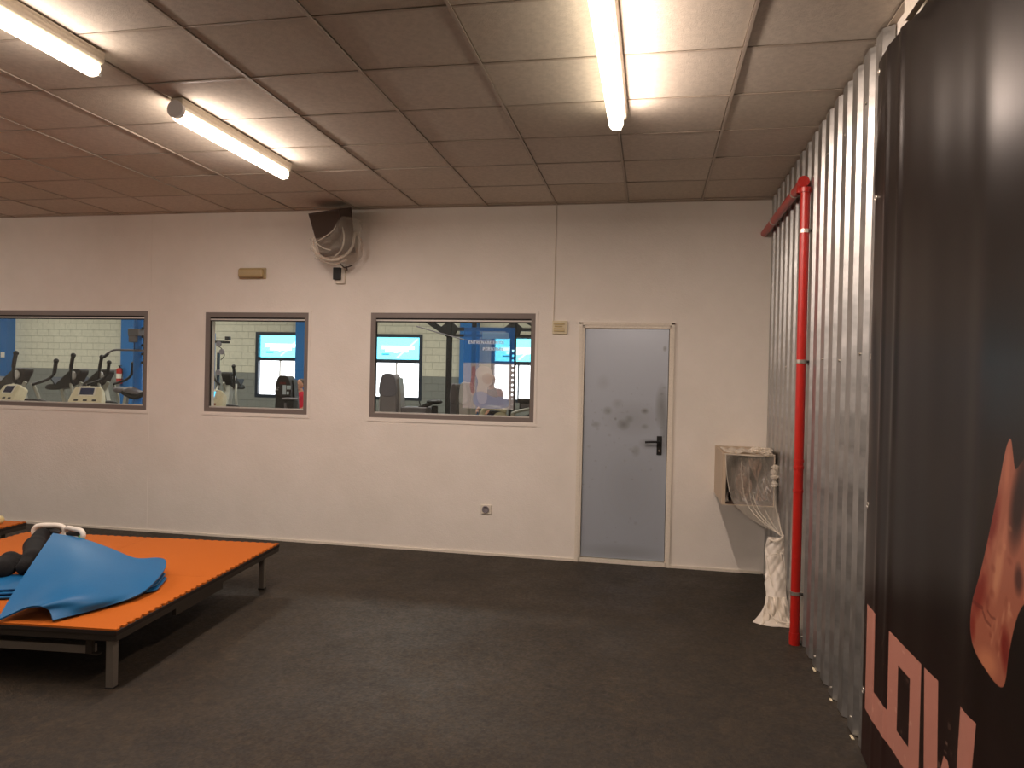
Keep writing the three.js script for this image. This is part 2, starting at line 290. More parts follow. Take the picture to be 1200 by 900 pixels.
// ------------------------------------------------------------------ tube lights under the ceiling
M.tubeGlow = std({ color: 0xfff4e0, emissive: new THREE.Color(1.0, 0.86, 0.66), emissiveIntensity: 3.2, roughness: 0.5 });
M.lampBody = std({ color: 0xd9cdbb, roughness: 0.5, map: rep(grainTex, 2) });
M.lampCap = std({ color: 0xe8e4e4, roughness: 0.5, map: rep(grainTex, 2) });
function fixture(x, z0, len, label, dx, power = 1, right = 1, left = 1, tone = TUBE) {
  const t = thing('tube_light', label, 'light', [x, H - 0.003, z0 + len / 2], 0);
  const r = 0.042, cy = -0.082;
  const body = spline([[-0.036, -0.001], [0.036, -0.001], [0.038, -0.02], [0.036, -0.045], [0.02, -0.058], [-0.02, -0.058], [-0.036, -0.045], [-0.038, -0.02]]);
  const bg = extrude(body, len - 0.02, 0.004); bg.translate(0, 0, -len / 2 + 0.01); part('housing', bg, M.lampBody, t);
  part('glow_tube', [cyl(r, r, len - 0.09, dx, cy, 0, 'z', 28), new THREE.SphereGeometry(r, 24, 10, 0, Math.PI * 2, 0, Math.PI / 2).rotateX(-Math.PI / 2).translate(dx, cy, -len / 2 + 0.045)], M.tubeGlow, t);
  part('end_cap', [cyl(0.050, 0.048, 0.03, dx * 0.5, cy + 0.018, len / 2 - 0.02, 'z', 28)], M.lampCap, t);
  part('tube_clip', [lim(dx + 0.008, dx + 0.03, cy - 0.036, cy - 0.02, -len / 2 + 0.012, -len / 2 + 0.028)], M.lampCap, t);
  const L = len - 0.1;
  const dn = new THREE.RectAreaLight(tone, P_DOWN * power, 0.06, L); dn.position.set(dx, cy - r - 0.004, 0); dn.rotation.x = -Math.PI / 2; t.add(dn);
  const rt = new THREE.RectAreaLight(tone, P_SIDE * power * right, L, 0.05); rt.position.set(dx + r + 0.004, cy + 0.004, 0); rt.rotation.y = -Math.PI / 2; t.add(rt);
  const lf = new THREE.RectAreaLight(tone, P_SIDE * power * left, L, 0.05); lf.position.set(dx - r - 0.004, cy + 0.004, 0); lf.rotation.y = Math.PI / 2; t.add(lf);
  return t;
}
fixture(-1.205, 2.21, 1.56, 'long glowing tube light at the upper right, nearest the zinc cladding', -0.022, 1.15, 1.1, 0.04);
fixture(-3.685, 1.46, 1.3, 'short tube light with its round grey end cap showing, in front of the wrapped loudspeaker', -0.012, 0.9, 0.7, 0.7, MILD);
fixture(-3.705, 3.31, 1.3, 'tube light cut off by the top left corner of the photo', -0.012, 0.9, 0.5, 0.6, MILD);
fixture(-6.2, 2.6, 1.3, 'tube light further left, past the edge of the photo', -0.012, 0.42, 1.2, 1.2, COOL);
fixture(-8.7, 1.6, 1.3, 'outermost tube light on the left, over the second platform', -0.012, 0.5, 1.5, 1.5, COOL);
fixture(-6.2, 5.2, 1.3, 'tube light at the far left behind the second platform', -0.012, 0.6, 1, 1, COOL);
fixture(-1.205, 6.9, 1.56, 'tube light behind the camera on the banner side', -0.035, 0.35);

// ------------------------------------------------------------------ things on the back wall
{ // loudspeaker under the ceiling in a plastic bag
  const t = thing('wall_loudspeaker', 'dark loudspeaker tilted down from the top of the white wall, bagged in clear plastic', 'loudspeaker', [-3.90, 2.86, 0.0]);
  const cab = new THREE.Group(); cab.name = 'cabinet_tilt';
  const m = new THREE.Matrix4().makeRotationFromEuler(new THREE.Euler(0.28, -0.16, 0.12)).setPosition(0.0, 0.055, 0.19);
  const g = extrude(poly([[-0.115, -0.205], [0.13, -0.205], [0.175, 0.2], [-0.155, 0.2]]), 0.22, 0.008, 2); g.translate(0, 0, -0.11); g.applyMatrix4(m);
  part('cabinet', g, M.brown, t);
  const gr = extrude(poly([[-0.10, -0.19], [0.115, -0.19], [0.16, 0.186], [-0.14, 0.186]]), 0.012, 0.004); gr.translate(0, 0, 0.106); gr.applyMatrix4(m);
  part('grille', gr, std({ color: 0x63534a, roughness: 0.85, map: rep(tileTex, 8), bumpMap: rep(tileBump, 12), bumpScale: 0.002 }), t);
  part('wall_bracket', [rbox(0.09, 0.16, 0.02, 0.02, 0, 0.011, 0.004), bar(V(0.02, 0.0, 0.02), V(0.0, 0.02, 0.12), 0.014)], M.charcoal, t);
  // bag: loose sheet hanging round the lower and right part
  const bag = sheet((u, v) => {
    const a = -2.5 + u * 4.6, tp = -0.03 + 0.2 * Math.min(1, Math.max(0, (Math.sin(a) - 0.1) / 0.5)), wob = 0.016 * Math.sin(u * 23 + v * 5) + 0.012 * Math.sin(u * 41 - v * 9) + 0.01 * Math.sin(v * 17 + u * 6);
    const y = tp - v * (tp + 0.24), pinch = v > 0.62 ? Math.cos((v - 0.62) / 0.38 * 1.35) : 1, R = (0.215 + wob) * (0.25 + 0.75 * pinch);
    const cx = 0.04 + v * 0.02; let x = cx + Math.sin(a) * R, z = 0.18 + Math.cos(a) * R * (Math.cos(a) > 0 ? 1.12 : 0.8); z = Math.max(z, 0.006); return V(x, y, z);
  }, 56, 26, 0.0015);
  part('plastic_bag', bag, M.plastic, t, 'loose clear plastic bag');
  part('plastic_fold', [tube([[-0.13, -0.10, 0.33], [-0.08, -0.17, 0.31], [0.02, -0.21, 0.28], [0.12, -0.18, 0.25], [0.19, -0.08, 0.2], [0.2, 0.06, 0.17]], 0.013, 40, 8), tube([[-0.1, -0.06, 0.345], [-0.02, -0.02, 0.35], [0.07, 0.05, 0.34], [0.1, 0.12, 0.33]], 0.005, 30, 6), tube([[-0.1, -0.06, 0.345], [-0.03, -0.11, 0.345], [0.04, -0.13, 0.33]], 0.005, 24, 6), tube([[-0.17, 0.0, 0.25], [-0.16, -0.1, 0.26], [-0.09, -0.2, 0.24], [0.03, -0.235, 0.21], [0.14, -0.19, 0.2]], 0.010, 40, 8), tube([[0.12, 0.12, 0.3], [0.15, 0.0, 0.29], [0.12, -0.12, 0.28], [0.05, -0.18, 0.27]], 0.008, 30, 8)], M.plasticThick, t);
  part('loose_wire', [tube([[0.02, -0.2, 0.1], [0.07, -0.25, 0.09], [0.1, -0.24, 0.07], [0.14, -0.225, 0.07]], 0.006, 20, 6), tube([[0.08, -0.235, 0.08], [0.085, -0.27, 0.06], [0.06, -0.275, 0.05]], 0.007, 16, 6)], M.brown, t);
}
{
  const t = thing('power_adapter', 'small black adapter box on a white wall plate right under the bagged loudspeaker', 'adapter', [-3.918, 2.56, 0.0]);
  part('wall_plate', rbox(0.092, 0.15, 0.03, 0.018, -0.016, 0.015, 0.004), M.trimWhite, t);
  part('adapter_box', rbox(0.072, 0.115, 0.05, -0.004, 0.0, 0.037, 0.006), M.black, t);
}
{
  const t = thing('emergency_light', 'small beige rounded emergency light on the white wall left of the loudspeaker', 'light', [-4.81, 2.572, 0]);
  part('lamp_base', rbox(0.285, 0.108, 0.022, 0, 0, 0.011, 0.01), std({ color: 0xc9b68f, roughness: 0.5, map: rep(grainTex, 2) }), t);
  part('diffuser', rbox(0.262, 0.088, 0.05, 0, 0, 0.042, 0.022, 4), std({ color: 0xbfa878, roughness: 0.35, map: rep(grainTex, 2) }), t);
}
{
  const t = thing('wall_control', 'small cream square control plate beside the top of the grey door', 'switch', [-1.81, 2.075, 0]);
  part('plate', rbox(0.132, 0.118, 0.018, 0, 0, 0.009, 0.005), M.cream, t);
  part('raised_rib', [-0.032, -0.012, 0.010, 0.03].map((y, i) => rbox(i === 2 ? 0.07 : 0.096, 0.010, 0.012, i === 2 ? -0.01 : -0.004, y, 0.022, 0.003)), std({ color: 0xcdb987, roughness: 0.5, map: rep(grainTex, 2) }), t);
  part('feed_cable', tube([[-0.06, 0.058, 0.008], [-0.058, 0.3, 0.005], [-0.056, 0.7, 0.006], [-0.055, 1.09, 0.005]], 0.0035, 30, 6), M.trimWhite, t, 'thin cable dropping from the ceiling');
}
{
  const t = thing('wall_socket', 'white square power socket low on the white wall left of the door', 'socket', [-2.447, 0.416, 0]);
  part('socket_plate', rbox(0.098, 0.086, 0.012, 0, 0, 0.006, 0.005), M.trimWhite, t);
  const ring = new THREE.LatheGeometry([[0.020, 0.002], [0.022, 0.012], [0.031, 0.014], [0.033, 0.004]].map(([x, y]) => new THREE.Vector2(x, y)), 24); ring.rotateX(Math.PI / 2); ring.translate(-0.004, 0, 0.008);
  part('socket_insert', [ring, cyl(0.021, 0.021, 0.004, -0.004, 0, 0.012, 'z', 20)], std({ color: 0x8b8589, roughness: 0.5 }), t);
  for (const y of [0.012, -0.018]) part('earth_pin', lim(-0.008, 0.0, y, y + 0.006, 0.013, 0.017), M.steel, t);
}
{ // deep open box on the wall, in the corner, its open front covered with plastic
  const t = thing('wall_box', 'open beige wall box wrapped in loose clear plastic, in the corner by the red pipe', 'box', [-0.256, 0.8775, 0]);
  const w = 0.384, h = 0.395, d = 0.68; // outer shell, open at the front
  part('box_shell', [lim(-w / 2, -w / 2 + 0.028, -h / 2, h / 2, 0.001, d), lim(w / 2 - 0.008, w / 2, -h / 2, h / 2, 0.001, d), lim(-w / 2 + 0.028, w / 2 - 0.008, h / 2 - 0.012, h / 2, 0.001, d), lim(-w / 2 + 0.028, w / 2 - 0.008, -h / 2, -h / 2 + 0.008, 0.001, d), lim(-w / 2 + 0.028, w / 2 - 0.008, -h / 2 + 0.008, h / 2 - 0.012, 0.001, 0.03)], M.boxBeige, t);
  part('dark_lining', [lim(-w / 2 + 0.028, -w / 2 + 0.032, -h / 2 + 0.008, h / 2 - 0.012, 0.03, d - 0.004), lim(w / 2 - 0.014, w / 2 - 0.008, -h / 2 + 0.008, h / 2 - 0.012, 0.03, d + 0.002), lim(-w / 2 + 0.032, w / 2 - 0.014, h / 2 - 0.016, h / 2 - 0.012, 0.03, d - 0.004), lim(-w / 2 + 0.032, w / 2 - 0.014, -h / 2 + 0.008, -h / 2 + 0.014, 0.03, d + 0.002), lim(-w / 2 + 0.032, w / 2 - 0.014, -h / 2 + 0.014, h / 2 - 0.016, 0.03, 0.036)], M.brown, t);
  const inner = [];
  for (let k = 0; k < 9; k++) { const x = -0.12 + 0.03 * k, z = 0.48 + 0.1 * rnd(); inner.push(tube([[x, 0.16, z], [x + rr(-0.03, 0.03), 0.06, z + 0.04], [x + rr(-0.04, 0.04), -0.06, z], [x + rr(-0.03, 0.03), -0.17, z + 0.02]], 0.014 + 0.014 * rnd(), 20, 7)); }
  part('hose_bundle', inner, M.brown, t);
  for (const [fx, wd, z0, tone] of [[-0.05, 0.06, 0.60, 0x6e5140], [0.05, 0.05, 0.62, 0x7d5d48], [0.12, 0.04, 0.58, 0x59402f]]) part('brown_fold', sheet((u, v) => { const q = (u - 0.5) * 2; return V(fx + q * wd * (0.5 + 0.5 * Math.sin(v * 5 + fx * 30)) + 0.04 * v, 0.16 - 0.32 * v, z0 + 0.02 * Math.abs(Math.sin(q * 3 + v * 7)) + 0.012 * Math.abs(Math.sin(v * 13 - q * 4))); }, 20, 34, 0.002), std({ color: tone, roughness: 0.55, map: rep(grainTex, 4) }), t);
  const lft = [[-0.172, 0.192, 0.69], [-0.162, 0.06, 0.705], [-0.14, -0.09, 0.73], [-0.095, -0.19, 0.78], [0.03, -0.275, 0.91], [0.165, -0.325, 1.03]], rgt = [[0.186, 0.205, 0.69], [0.194, 0.08, 0.72], [0.19, -0.06, 0.78], [0.186, -0.17, 0.86], [0.19, -0.265, 0.96], [0.20, -0.35, 1.045]];
  const P = (u, v) => { const a = [0, 1, 2].map((k) => crList(lft.map((p) => p[k]), v)), b = [0, 1, 2].map((k) => crList(rgt.map((p) => p[k]), v)), f = 0.006 * Math.sin(u * 13 + v * 9) + 0.004 * Math.sin(u * 27 - v * 16) + 0.006 * Math.sin(v * 19 + u * 8), sag = 0.035 * Math.sin(Math.PI * v) * Math.sin(Math.PI * u); return V(a[0] + (b[0] - a[0]) * u, a[1] + (b[1] - a[1]) * u, a[2] + (b[2] - a[2]) * u + f * (1 - 0.5 * v) - sag); };
  part('plastic_front', sheet(P, 64, 40, 0.0012), M.plastic, t, 'clear plastic pulled down to a gather');
  part('plastic_left_flap', sheet((u, v) => V(-0.172 + 0.03 * u * v, 0.19 - 0.36 * v, 0.68 - 0.10 * u * (1 - v) + 0.01 * Math.sin(v * 13)), 8, 24, 0.0012), M.plastic, t);
  const top = sheet((u, v) => { const x = -0.18 + 0.385 * u, c1 = 0.008 * Math.sin(u * 31) * Math.sin(v * 5 + 1) + 0.008 * Math.sin(u * 14 + 2) * v; return V(x, 0.206 + 0.03 * Math.max(0, u - 0.6) * (1 + Math.sin(v * 7)) + c1, 0.30 + v * 0.40); }, 50, 14, 0.002);
  part('plastic_top', top, M.plasticThick, t, 'crumpled plastic on the top edge');
  const crum = [];
  for (let k = 0; k < 16; k++) { const g = new THREE.IcosahedronGeometry(1, 2), p = g.attributes.position, q = rr(0, 50); for (let i = 0; i < p.count; i++) { const x = p.getX(i), y = p.getY(i), z = p.getZ(i), f = 1 + 0.25 * Math.sin(9 * x + q) * Math.sin(8 * y + q * 2) + 0.18 * Math.sin(15 * z + 11 * x + q); p.setXYZ(i, x * f, y * f, z * f); } g.computeVertexNormals(); g.scale(rr(0.02, 0.036), rr(0.012, 0.02), rr(0.02, 0.04)); const top1 = k < 11; g.translate(top1 ? rr(0.04, 0.17) : 0.190, top1 ? rr(0.206, 0.236) : rr(-0.05, 0.18), top1 ? rr(0.55, 0.7) : rr(0.69, 0.73)); crum.push(g); }
  part('plastic_crumple', crum, M.plasticThick, t);
  const ridges = [];
  for (let k = 0; k < 9; k++) { const u0 = 0.02 + 0.96 * Math.pow(rnd(), 1.3), v0 = k < 6 ? 0.38 + 0.3 * rnd() : 0.25 * rnd(), du = rr(-0.08, 0.1), pts = []; for (let i = 0; i <= 5; i++) { const v = v0 + (1 - v0) * i / 5, q = P(Math.max(0, Math.min(1, u0 + du * (1 - v))), v); pts.push([q.x, q.y, q.z + 0.004]); } ridges.push(tube(pts, 0.0011 + 0.0013 * rnd(), 30, 5)); }
  ridges.push(tube([[-0.178, 0.194, 0.69], [-0.05, 0.19, 0.695], [0.08, 0.188, 0.695], [0.19, 0.196, 0.69]], 0.006, 30, 6), tube([[-0.17, 0.19, 0.692], [-0.162, 0.05, 0.71], [-0.14, -0.09, 0.735]], 0.003, 20, 6));
  part('plastic_crease', ridges, M.plasticThick, t);
}
{ // the long tail of plastic sheeting that drops from the gather to the floor
  const t = thing('plastic_tail', 'whitish plastic sheeting trailing down the corner to the floor beside the red pipe', 'plastic sheet', [-0.11, 0, 1.2]);
  const wid = [0.056, 0.066, 0.064, 0.064, 0.070, 0.066, 0.088, 0.128], cx = [0.006, -0.002, -0.002, -0.002, -0.008, -0.008, -0.018, -0.050];
  const g = sheet((u, v) => {
    const a = (u - 0.5) * 2, wob = 0.006 * Math.abs(Math.sin(a * 1.6 + v * 8)) + 0.005 * Math.abs(Math.sin(a * 2.7 - v * 11 + 1)) + 0.003 * Math.abs(Math.sin(v * 23 + a * 4)) - 0.006;
    return V(crList(cx, v) + a * crList(wid, v), Math.max(0.003, 0.53 * (1 - v) + 0.3 * wob * (1 - v)), -0.15 + 0.30 * v * v + 0.016 * Math.cos(a * 1.8) * (1 + 1.5 * v) + wob * 1.8);
  }, 30, 70, 0.0018);
  const film = new THREE.MeshPhysicalMaterial({ color: 0xfaf3e6, transparent: true, opacity: 0.5, roughness: 0.28, side: THREE.DoubleSide });
  part('hanging_sheet', g, film, t);
  part('inner_fold', sheet((u, v) => { const a = (u - 0.5) * 2, wob = 0.008 * Math.sin(a * 5 + v * 9 + 2) + 0.006 * Math.sin(a * 9 - v * 17); return V(-0.006 + a * (0.044 + 0.02 * v), 0.42 * (1 - v) + 0.01, -0.13 + 0.22 * v * v - 0.01 * Math.cos(a * 2) + wob); }, 22, 44, 0.0018), film, t);
  const g2 = sheet((u, v) => { const a = (u - 0.5) * 2, c1 = 0.010 * Math.sin(a * 7 + v * 11) + 0.007 * Math.sin(a * 13 - v * 7); return V(-0.03 + a * (0.06 + 0.05 * v), Math.max(0.004, 0.17 * (1 - v) * (1 - v) + 0.5 * c1 * (1 - v)), 0.09 + 0.10 * v + c1); }, 26, 24, 0.0018);
  part('floor_crumple', g2, M.plasticThick, t);
  part('rolled_edge', [tube([[-0.04, 0.515, -0.13], [0.0, 0.51, -0.11], [0.035, 0.525, -0.12], [0.055, 0.545, -0.15]], 0.009, 20, 8), tube([[-0.065, 0.40, -0.09], [-0.02, 0.425, -0.07], [0.045, 0.432, -0.08]], 0.0035, 20, 6), tube([[-0.066, 0.40, -0.09], [-0.05, 0.30, -0.05], [-0.035, 0.22, 0.0]], 0.004, 20, 6), tube([[-0.09, 0.13, 0.09], [-0.075, 0.08, 0.15], [-0.03, 0.04, 0.17], [0.05, 0.03, 0.18]], 0.005, 24, 6)], M.plasticThick, t);
}

// ------------------------------------------------------------------ red pipe in the right corner
{
  const px = -0.088, pz = 1.70, r = 0.0285, top = 2.885;
  const t = thing('fire_pipe', 'red painted pipe climbing the zinc cladding and turning along it into the back wall', 'pipe', [px, 0, pz]);
  part('riser', [cyl(r, r, top - 0.06, 0, (top - 0.06) / 2, 0, 'y', 24)], M.red, t);
  const el = new THREE.TorusGeometry(0.06, r + 0.004, 14, 16, Math.PI / 2); el.rotateY(Math.PI / 2); el.translate(0, top - 0.06, -0.06);
  part('elbow', el, M.red, t); part('elbow_collar', cyl(r + 0.006, r + 0.006, 0.03, 0, top - 0.072, 0, 'y', 20), M.red, t); part('elbow_collar', cyl(r + 0.006, r + 0.006, 0.03, 0, top, -0.072, 'z', 20), M.red, t);
  part('cross_run', cyl(r, r, pz - 0.06, 0, top, -(pz + 0.06) / 2 + 0.0, 'z', 24), M.red, t);
  for (const y of [1.14, 1.10, 0.955]) part('coupling', cyl(r + 0.003, r + 0.003, y === 1.1 ? 0.02 : 0.018, 0, y, 0, 'y', 22), M.red, t);
  part('foot_collar', cyl(r + 0.003, r + 0.003, 0.075, 0, 0.038, 0, 'y', 22), M.red, t);
  for (const y of [2.56, 1.755, 0.32]) { const c = part('pipe_clamp', [cyl(r + 0.004, r + 0.004, 0.022, 0, y, 0, 'y', 22), rbox(0.018, 0.02, 0.012, 0.033, y, 0.012, 0.003, 1)], M.screw, t, 'zinc pipe clamp'); part('clamp_nut', cyl(0.009, 0.009, 0.012, 0.034, y, 0.024, 'x', 6), M.charcoal, c); }
  for (const z of [-0.35, -1.2]) part('pipe_clamp', [cyl(r + 0.004, r + 0.004, 0.022, 0, top, z, 'z', 22), rbox(0.018, 0.012, 0.02, 0.033, top - 0.012, z, 0.003, 1)], M.screw, t, 'zinc pipe clamp');
}

// ------------------------------------------------------------------ black vinyl banner and the rail over it
{
  const t = thing('vinyl_banner', 'huge black glossy vinyl banner with pink lettering hung on the right wall', 'banner', [-0.062, 0, 3.08]);
  const W = 4.8, HT = 2.985, Y0 = 0.02, PX = 426; // print: 426 px per metre
  const print = canvasTex(2044, 1272, (c, w, h) => {
    const X = (z) => (z - 3.08) * PX, Y = (y) => h - (y - Y0) * PX;
    c.fillStyle = '#140d0a'; c.fillRect(0, 0, w, h);
    const gr = c.createLinearGradient(0, Y(1.1), 0, h); gr.addColorStop(0, 'rgba(52,24,20,0)'); gr.addColorStop(1, 'rgba(52,24,20,0.75)'); c.fillStyle = gr; c.fillRect(0, 0, w, h);
    const P = (pts) => { c.beginPath(); pts.forEach(([z, y], i) => i ? c.lineTo(X(z), Y(y)) : c.moveTo(X(z), Y(y))); c.closePath(); c.fill(); };
    const B = (pts) => { c.beginPath(); const n = pts.length; c.moveTo(X((pts[0][0] + pts[n - 1][0]) / 2), Y((pts[0][1] + pts[n - 1][1]) / 2)); for (let i = 0; i < n; i++) { const q = pts[(i + 1) % n]; c.quadraticCurveTo(X(pts[i][0]), Y(pts[i][1]), X((pts[i][0] + q[0]) / 2), Y((pts[i][1] + q[1]) / 2)); } c.closePath(); c.fill(); };
    c.fillStyle = '#bb8070';
    P([[3.128, 0.683], [3.262, 0.683], [3.262, 0.36], [3.425, 0.36], [3.425, 0.236], [3.128, 0.236]]);                       // L
    c.beginPath(); [[3.425, 0.668], [3.765, 0.668], [3.765, 0.236], [3.425, 0.236]].forEach(([z, y], i) => i ? c.lineTo(X(z), Y(y)) : c.moveTo(X(z), Y(y))); c.closePath();
    [[3.535, 0.575], [3.535, 0.332], [3.660, 0.332], [3.660, 0.575]].forEach(([z, y], i) => i ? c.lineTo(X(z), Y(y)) : c.moveTo(X(z), Y(y))); c.closePath(); c.fill('evenodd');   // O
    P([[3.792, 0.668], [3.905, 0.668], [3.918, 0.345], [3.962, 0.455], [3.995, 0.455], [4.062, 0.345], [4.092, 0.668], [4.205, 0.668], [4.155, 0.236], [4.03, 0.236], [3.985, 0.335], [3.975, 0.335], [3.925, 0.236], [3.815, 0.236]]); // W
    // worn flakes in the lettering
    let s = 7; const q = () => { s = (s * 1664525 + 1013904223) >>> 0; return s / 4294967296; };
    for (let k = 0; k < 30; k++) { c.fillStyle = `rgba(226,190,170,${0.1 + 0.25 * q()})`; c.fillRect(X(3.14 + q() * 1.0), Y(0.25 + q() * 0.4), 2 + q() * 9, 2 + q() * 7); }
    // printed forearm and fist coming in from the right
    const trace = (pts) => { c.beginPath(); const n = pts.length; c.moveTo(X((pts[0][0] + pts[n - 1][0]) / 2), Y((pts[0][1] + pts[n - 1][1]) / 2)); for (let i = 0; i < n; i++) { const e = pts[(i + 1) % n]; c.quadraticCurveTo(X(pts[i][0]), Y(pts[i][1]), X((pts[i][0] + e[0]) / 2), Y((pts[i][1] + e[1]) / 2)); } c.closePath(); };
    c.save();
    trace([[4.35, 1.49], [4.33, 1.47], [4.31, 1.42], [4.295, 1.36], [4.275, 1.30], [4.255, 1.24], [4.235, 1.18], [4.215, 1.12], [4.19, 1.06], [4.165, 1.01], [4.152, 0.96], [4.155, 0.91], [4.175, 0.875], [4.21, 0.85], [4.25, 0.835], [4.30, 0.82], [4.345, 0.823], [4.36, 0.86], [4.365, 0.91], [4.38, 0.96], [4.40, 1.02], [4.43, 1.07], [4.50, 1.12], [4.62, 1.2], [4.8, 1.3], [4.9, 1.4], [4.9, 1.7], [4.7, 1.62], [4.5, 1.5], [4.40, 1.42], [4.375, 1.40], [4.362, 1.45]]);
    c.fillStyle = '#a1604a'; c.fill(); c.clip();
    const soft = (z, y, rz, ry, col, al, rot = 0) => { c.save(); c.translate(X(z), Y(y)); c.rotate(rot); c.scale(rz * PX, ry * PX); const g2 = c.createRadialGradient(0, 0, 0.35, 0, 0, 1); g2.addColorStop(0, `rgba(${col},${al})`); g2.addColorStop(1, `rgba(${col},0)`); c.fillStyle = g2; c.beginPath(); c.arc(0, 0, 1, 0, 7); c.fill(); c.restore(); };
    // red shaded outer side, pale lit band down the middle, knuckles and folds of the skin
    soft(4.262, 1.24, 0.035, 0.13, '118,38,30', 0.85, 0.32); soft(4.20, 1.04, 0.045, 0.11, '122,40,31', 0.9, 0.35); soft(4.165, 0.93, 0.03, 0.06, '122,40,31', 0.8); soft(4.35, 0.93, 0.035, 0.08, '116,34,28', 0.9, -0.15); soft(4.245, 1.16, 0.02, 0.04, '170,96,74', 0.7);
    soft(4.40, 1.32, 0.055, 0.15, '38,18,16', 0.95, 0.2); soft(4.46, 1.40, 0.08, 0.12, '38,18,16', 0.9); soft(4.41, 1.13, 0.03, 0.05, '52,24,22', 0.75);
    soft(4.30, 1.13, 0.03, 0.12, '196,136,102', 0.75, 0.2); soft(4.255, 0.86, 0.07, 0.05, '200,132,96', 0.7); soft(4.335, 1.40, 0.018, 0.08, '186,118,92', 0.7, 0.1); soft(4.33, 1.22, 0.018, 0.08, '190,124,96', 0.6, 0.15);
    for (let k = 0; k < 46; k++) soft(4.19 + 0.2 * q() , 0.86 + 0.4 * q(), 0.006 + 0.014 * q(), 0.01 + 0.026 * q(), k % 2 ? '205,146,112' : '120,52,40', 0.16 + 0.28 * q(), 0.3);
    c.strokeStyle = 'rgba(80,30,24,0.4)'; c.lineCap = 'round'; const line = (pts, wd) => { c.lineWidth = wd; c.beginPath(); pts.forEach(([z, y], i) => i ? c.lineTo(X(z), Y(y)) : c.moveTo(X(z), Y(y))); c.stroke(); };
    line([[4.16, 1.005], [4.19, 1.0], [4.22, 1.0]], 5); line([[4.225, 0.99], [4.24, 0.972], [4.265, 0.965]], 4); line([[4.25, 1.0], [4.268, 0.99], [4.29, 0.992]], 3);
    c.restore();
  });
  // slack in the vinyl: creases fan out from the eyelets on the near edge and slow waves run across
  const crease = (z, y, ez, ey, dz, dy, w) => { const L = Math.hypot(dz, dy), px = ((z - ez) * dz + (y - ey) * dy) / L, d = ((z - ez) * dy - (y - ey) * dz) / L; return px < 0 ? 0 : Math.exp(-d * d / (2 * (w + 0.05 * px) ** 2)) * Math.exp(-px * 1.1) * (1 - Math.exp(-px * 14)); };
  const g = sheet((u, v) => {
    const z = W * Math.pow(u, 1.8), y = Y0 + (HT - 0.03 * Math.min(1, Math.max(0, (z - 0.4) / 0.1))) * (1 - v); let x = 0;
    x -= 0.009 * crease(z, y, 0, 2.42, 0.25, 0.75, 0.012) + 0.008 * crease(z, y, 0, 2.42, 0.12, 0.8, 0.010) + 0.008 * crease(z, y, 0.03, 1.95, 0.05, -1, 0.02) + 0.007 * crease(z, y, 0.1, 2.9, 0.06, -1, 0.018);
    const fade = Math.min(1, z * 6), hang = 0.3 + 0.7 * y / 3;
    x -= hang * 0.007 * Math.exp(-(((z - 0.16 - 0.02 * Math.sin(y)) / 0.022) ** 2)) * (0.6 + 0.4 * Math.sin(y * 1.1)) + hang * 0.008 * Math.exp(-(((z - 0.30 - 0.03 * Math.sin(y * 0.8)) / 0.026) ** 2)) + 0.013 * Math.exp(-(((z - 1.06 - 0.02 * Math.sin(y)) / 0.08) ** 2)) * (0.7 + 0.3 * Math.cos(y * 1.3));
    x -= fade * (0.005 * (0.5 + 0.5 * Math.sin(z * 4.4 + 0.2 + 0.25 * Math.sin(y * 1.1))) + 0.0012 * Math.sin(z * 11 + 0.5 * y) + 0.0006 * Math.sin(z * 27 + 0.9 * y));
    return V(x, y, z);
  }, 260, 80, 0.003);
  { const p = g.attributes.position, uv = g.attributes.uv; for (let i = 0; i < p.count; i++) uv.setXY(i, p.getZ(i) * PX / 2044, (p.getY(i) - Y0) * PX / 1272); }
  part('printed_sheet', g, new THREE.MeshPhysicalMaterial({ color: 0xffffff, map: print, roughness: 0.29, bumpMap: rep(grainTex, 8), bumpScale: 0.0004, specularIntensity: 0.5 }), t);
  for (const y of [0.30, 1.10, 1.74, 2.42, 2.96]) part('eyelet', new THREE.TorusGeometry(0.011, 0.0035, 8, 16).rotateY(Math.PI / 2).translate(-0.004, y, 0.018), M.screw, t);
}
{
  const t = thing('ceiling_channel', 'cream metal U channel running along the ceiling over the black banner', 'rail', [-0.069, 2.962, 3.55]);
  const L = 4.8;
  part('channel_web', lim(-0.034, 0.036, 0.165, 0.172, 0, L), M.trimWhite, t);
  part('channel_lip', lim(-0.040, -0.034, 0.0, 0.172, 0, L), M.trimWhite, t); part('channel_lip', lim(-0.034, -0.016, 0.0, 0.006, 0.0, L), M.cream, t);
  part('channel_lip', [lim(0.018, 0.022, 0.0, 0.165, 0, L), cyl(0.007, 0.007, L, 0.021, 0.0, L / 2, 'z', 12)], M.trimWhite, t);
  part('channel_bolt', cyl(0.005, 0.005, 0.014, 0.0, 0.158, 0.03, 'y', 8), M.screw, t); part('channel_bolt', cyl(0.004, 0.004, 0.008, -0.043, 0.07, 0.05, 'x', 8), M.screw, t);
}

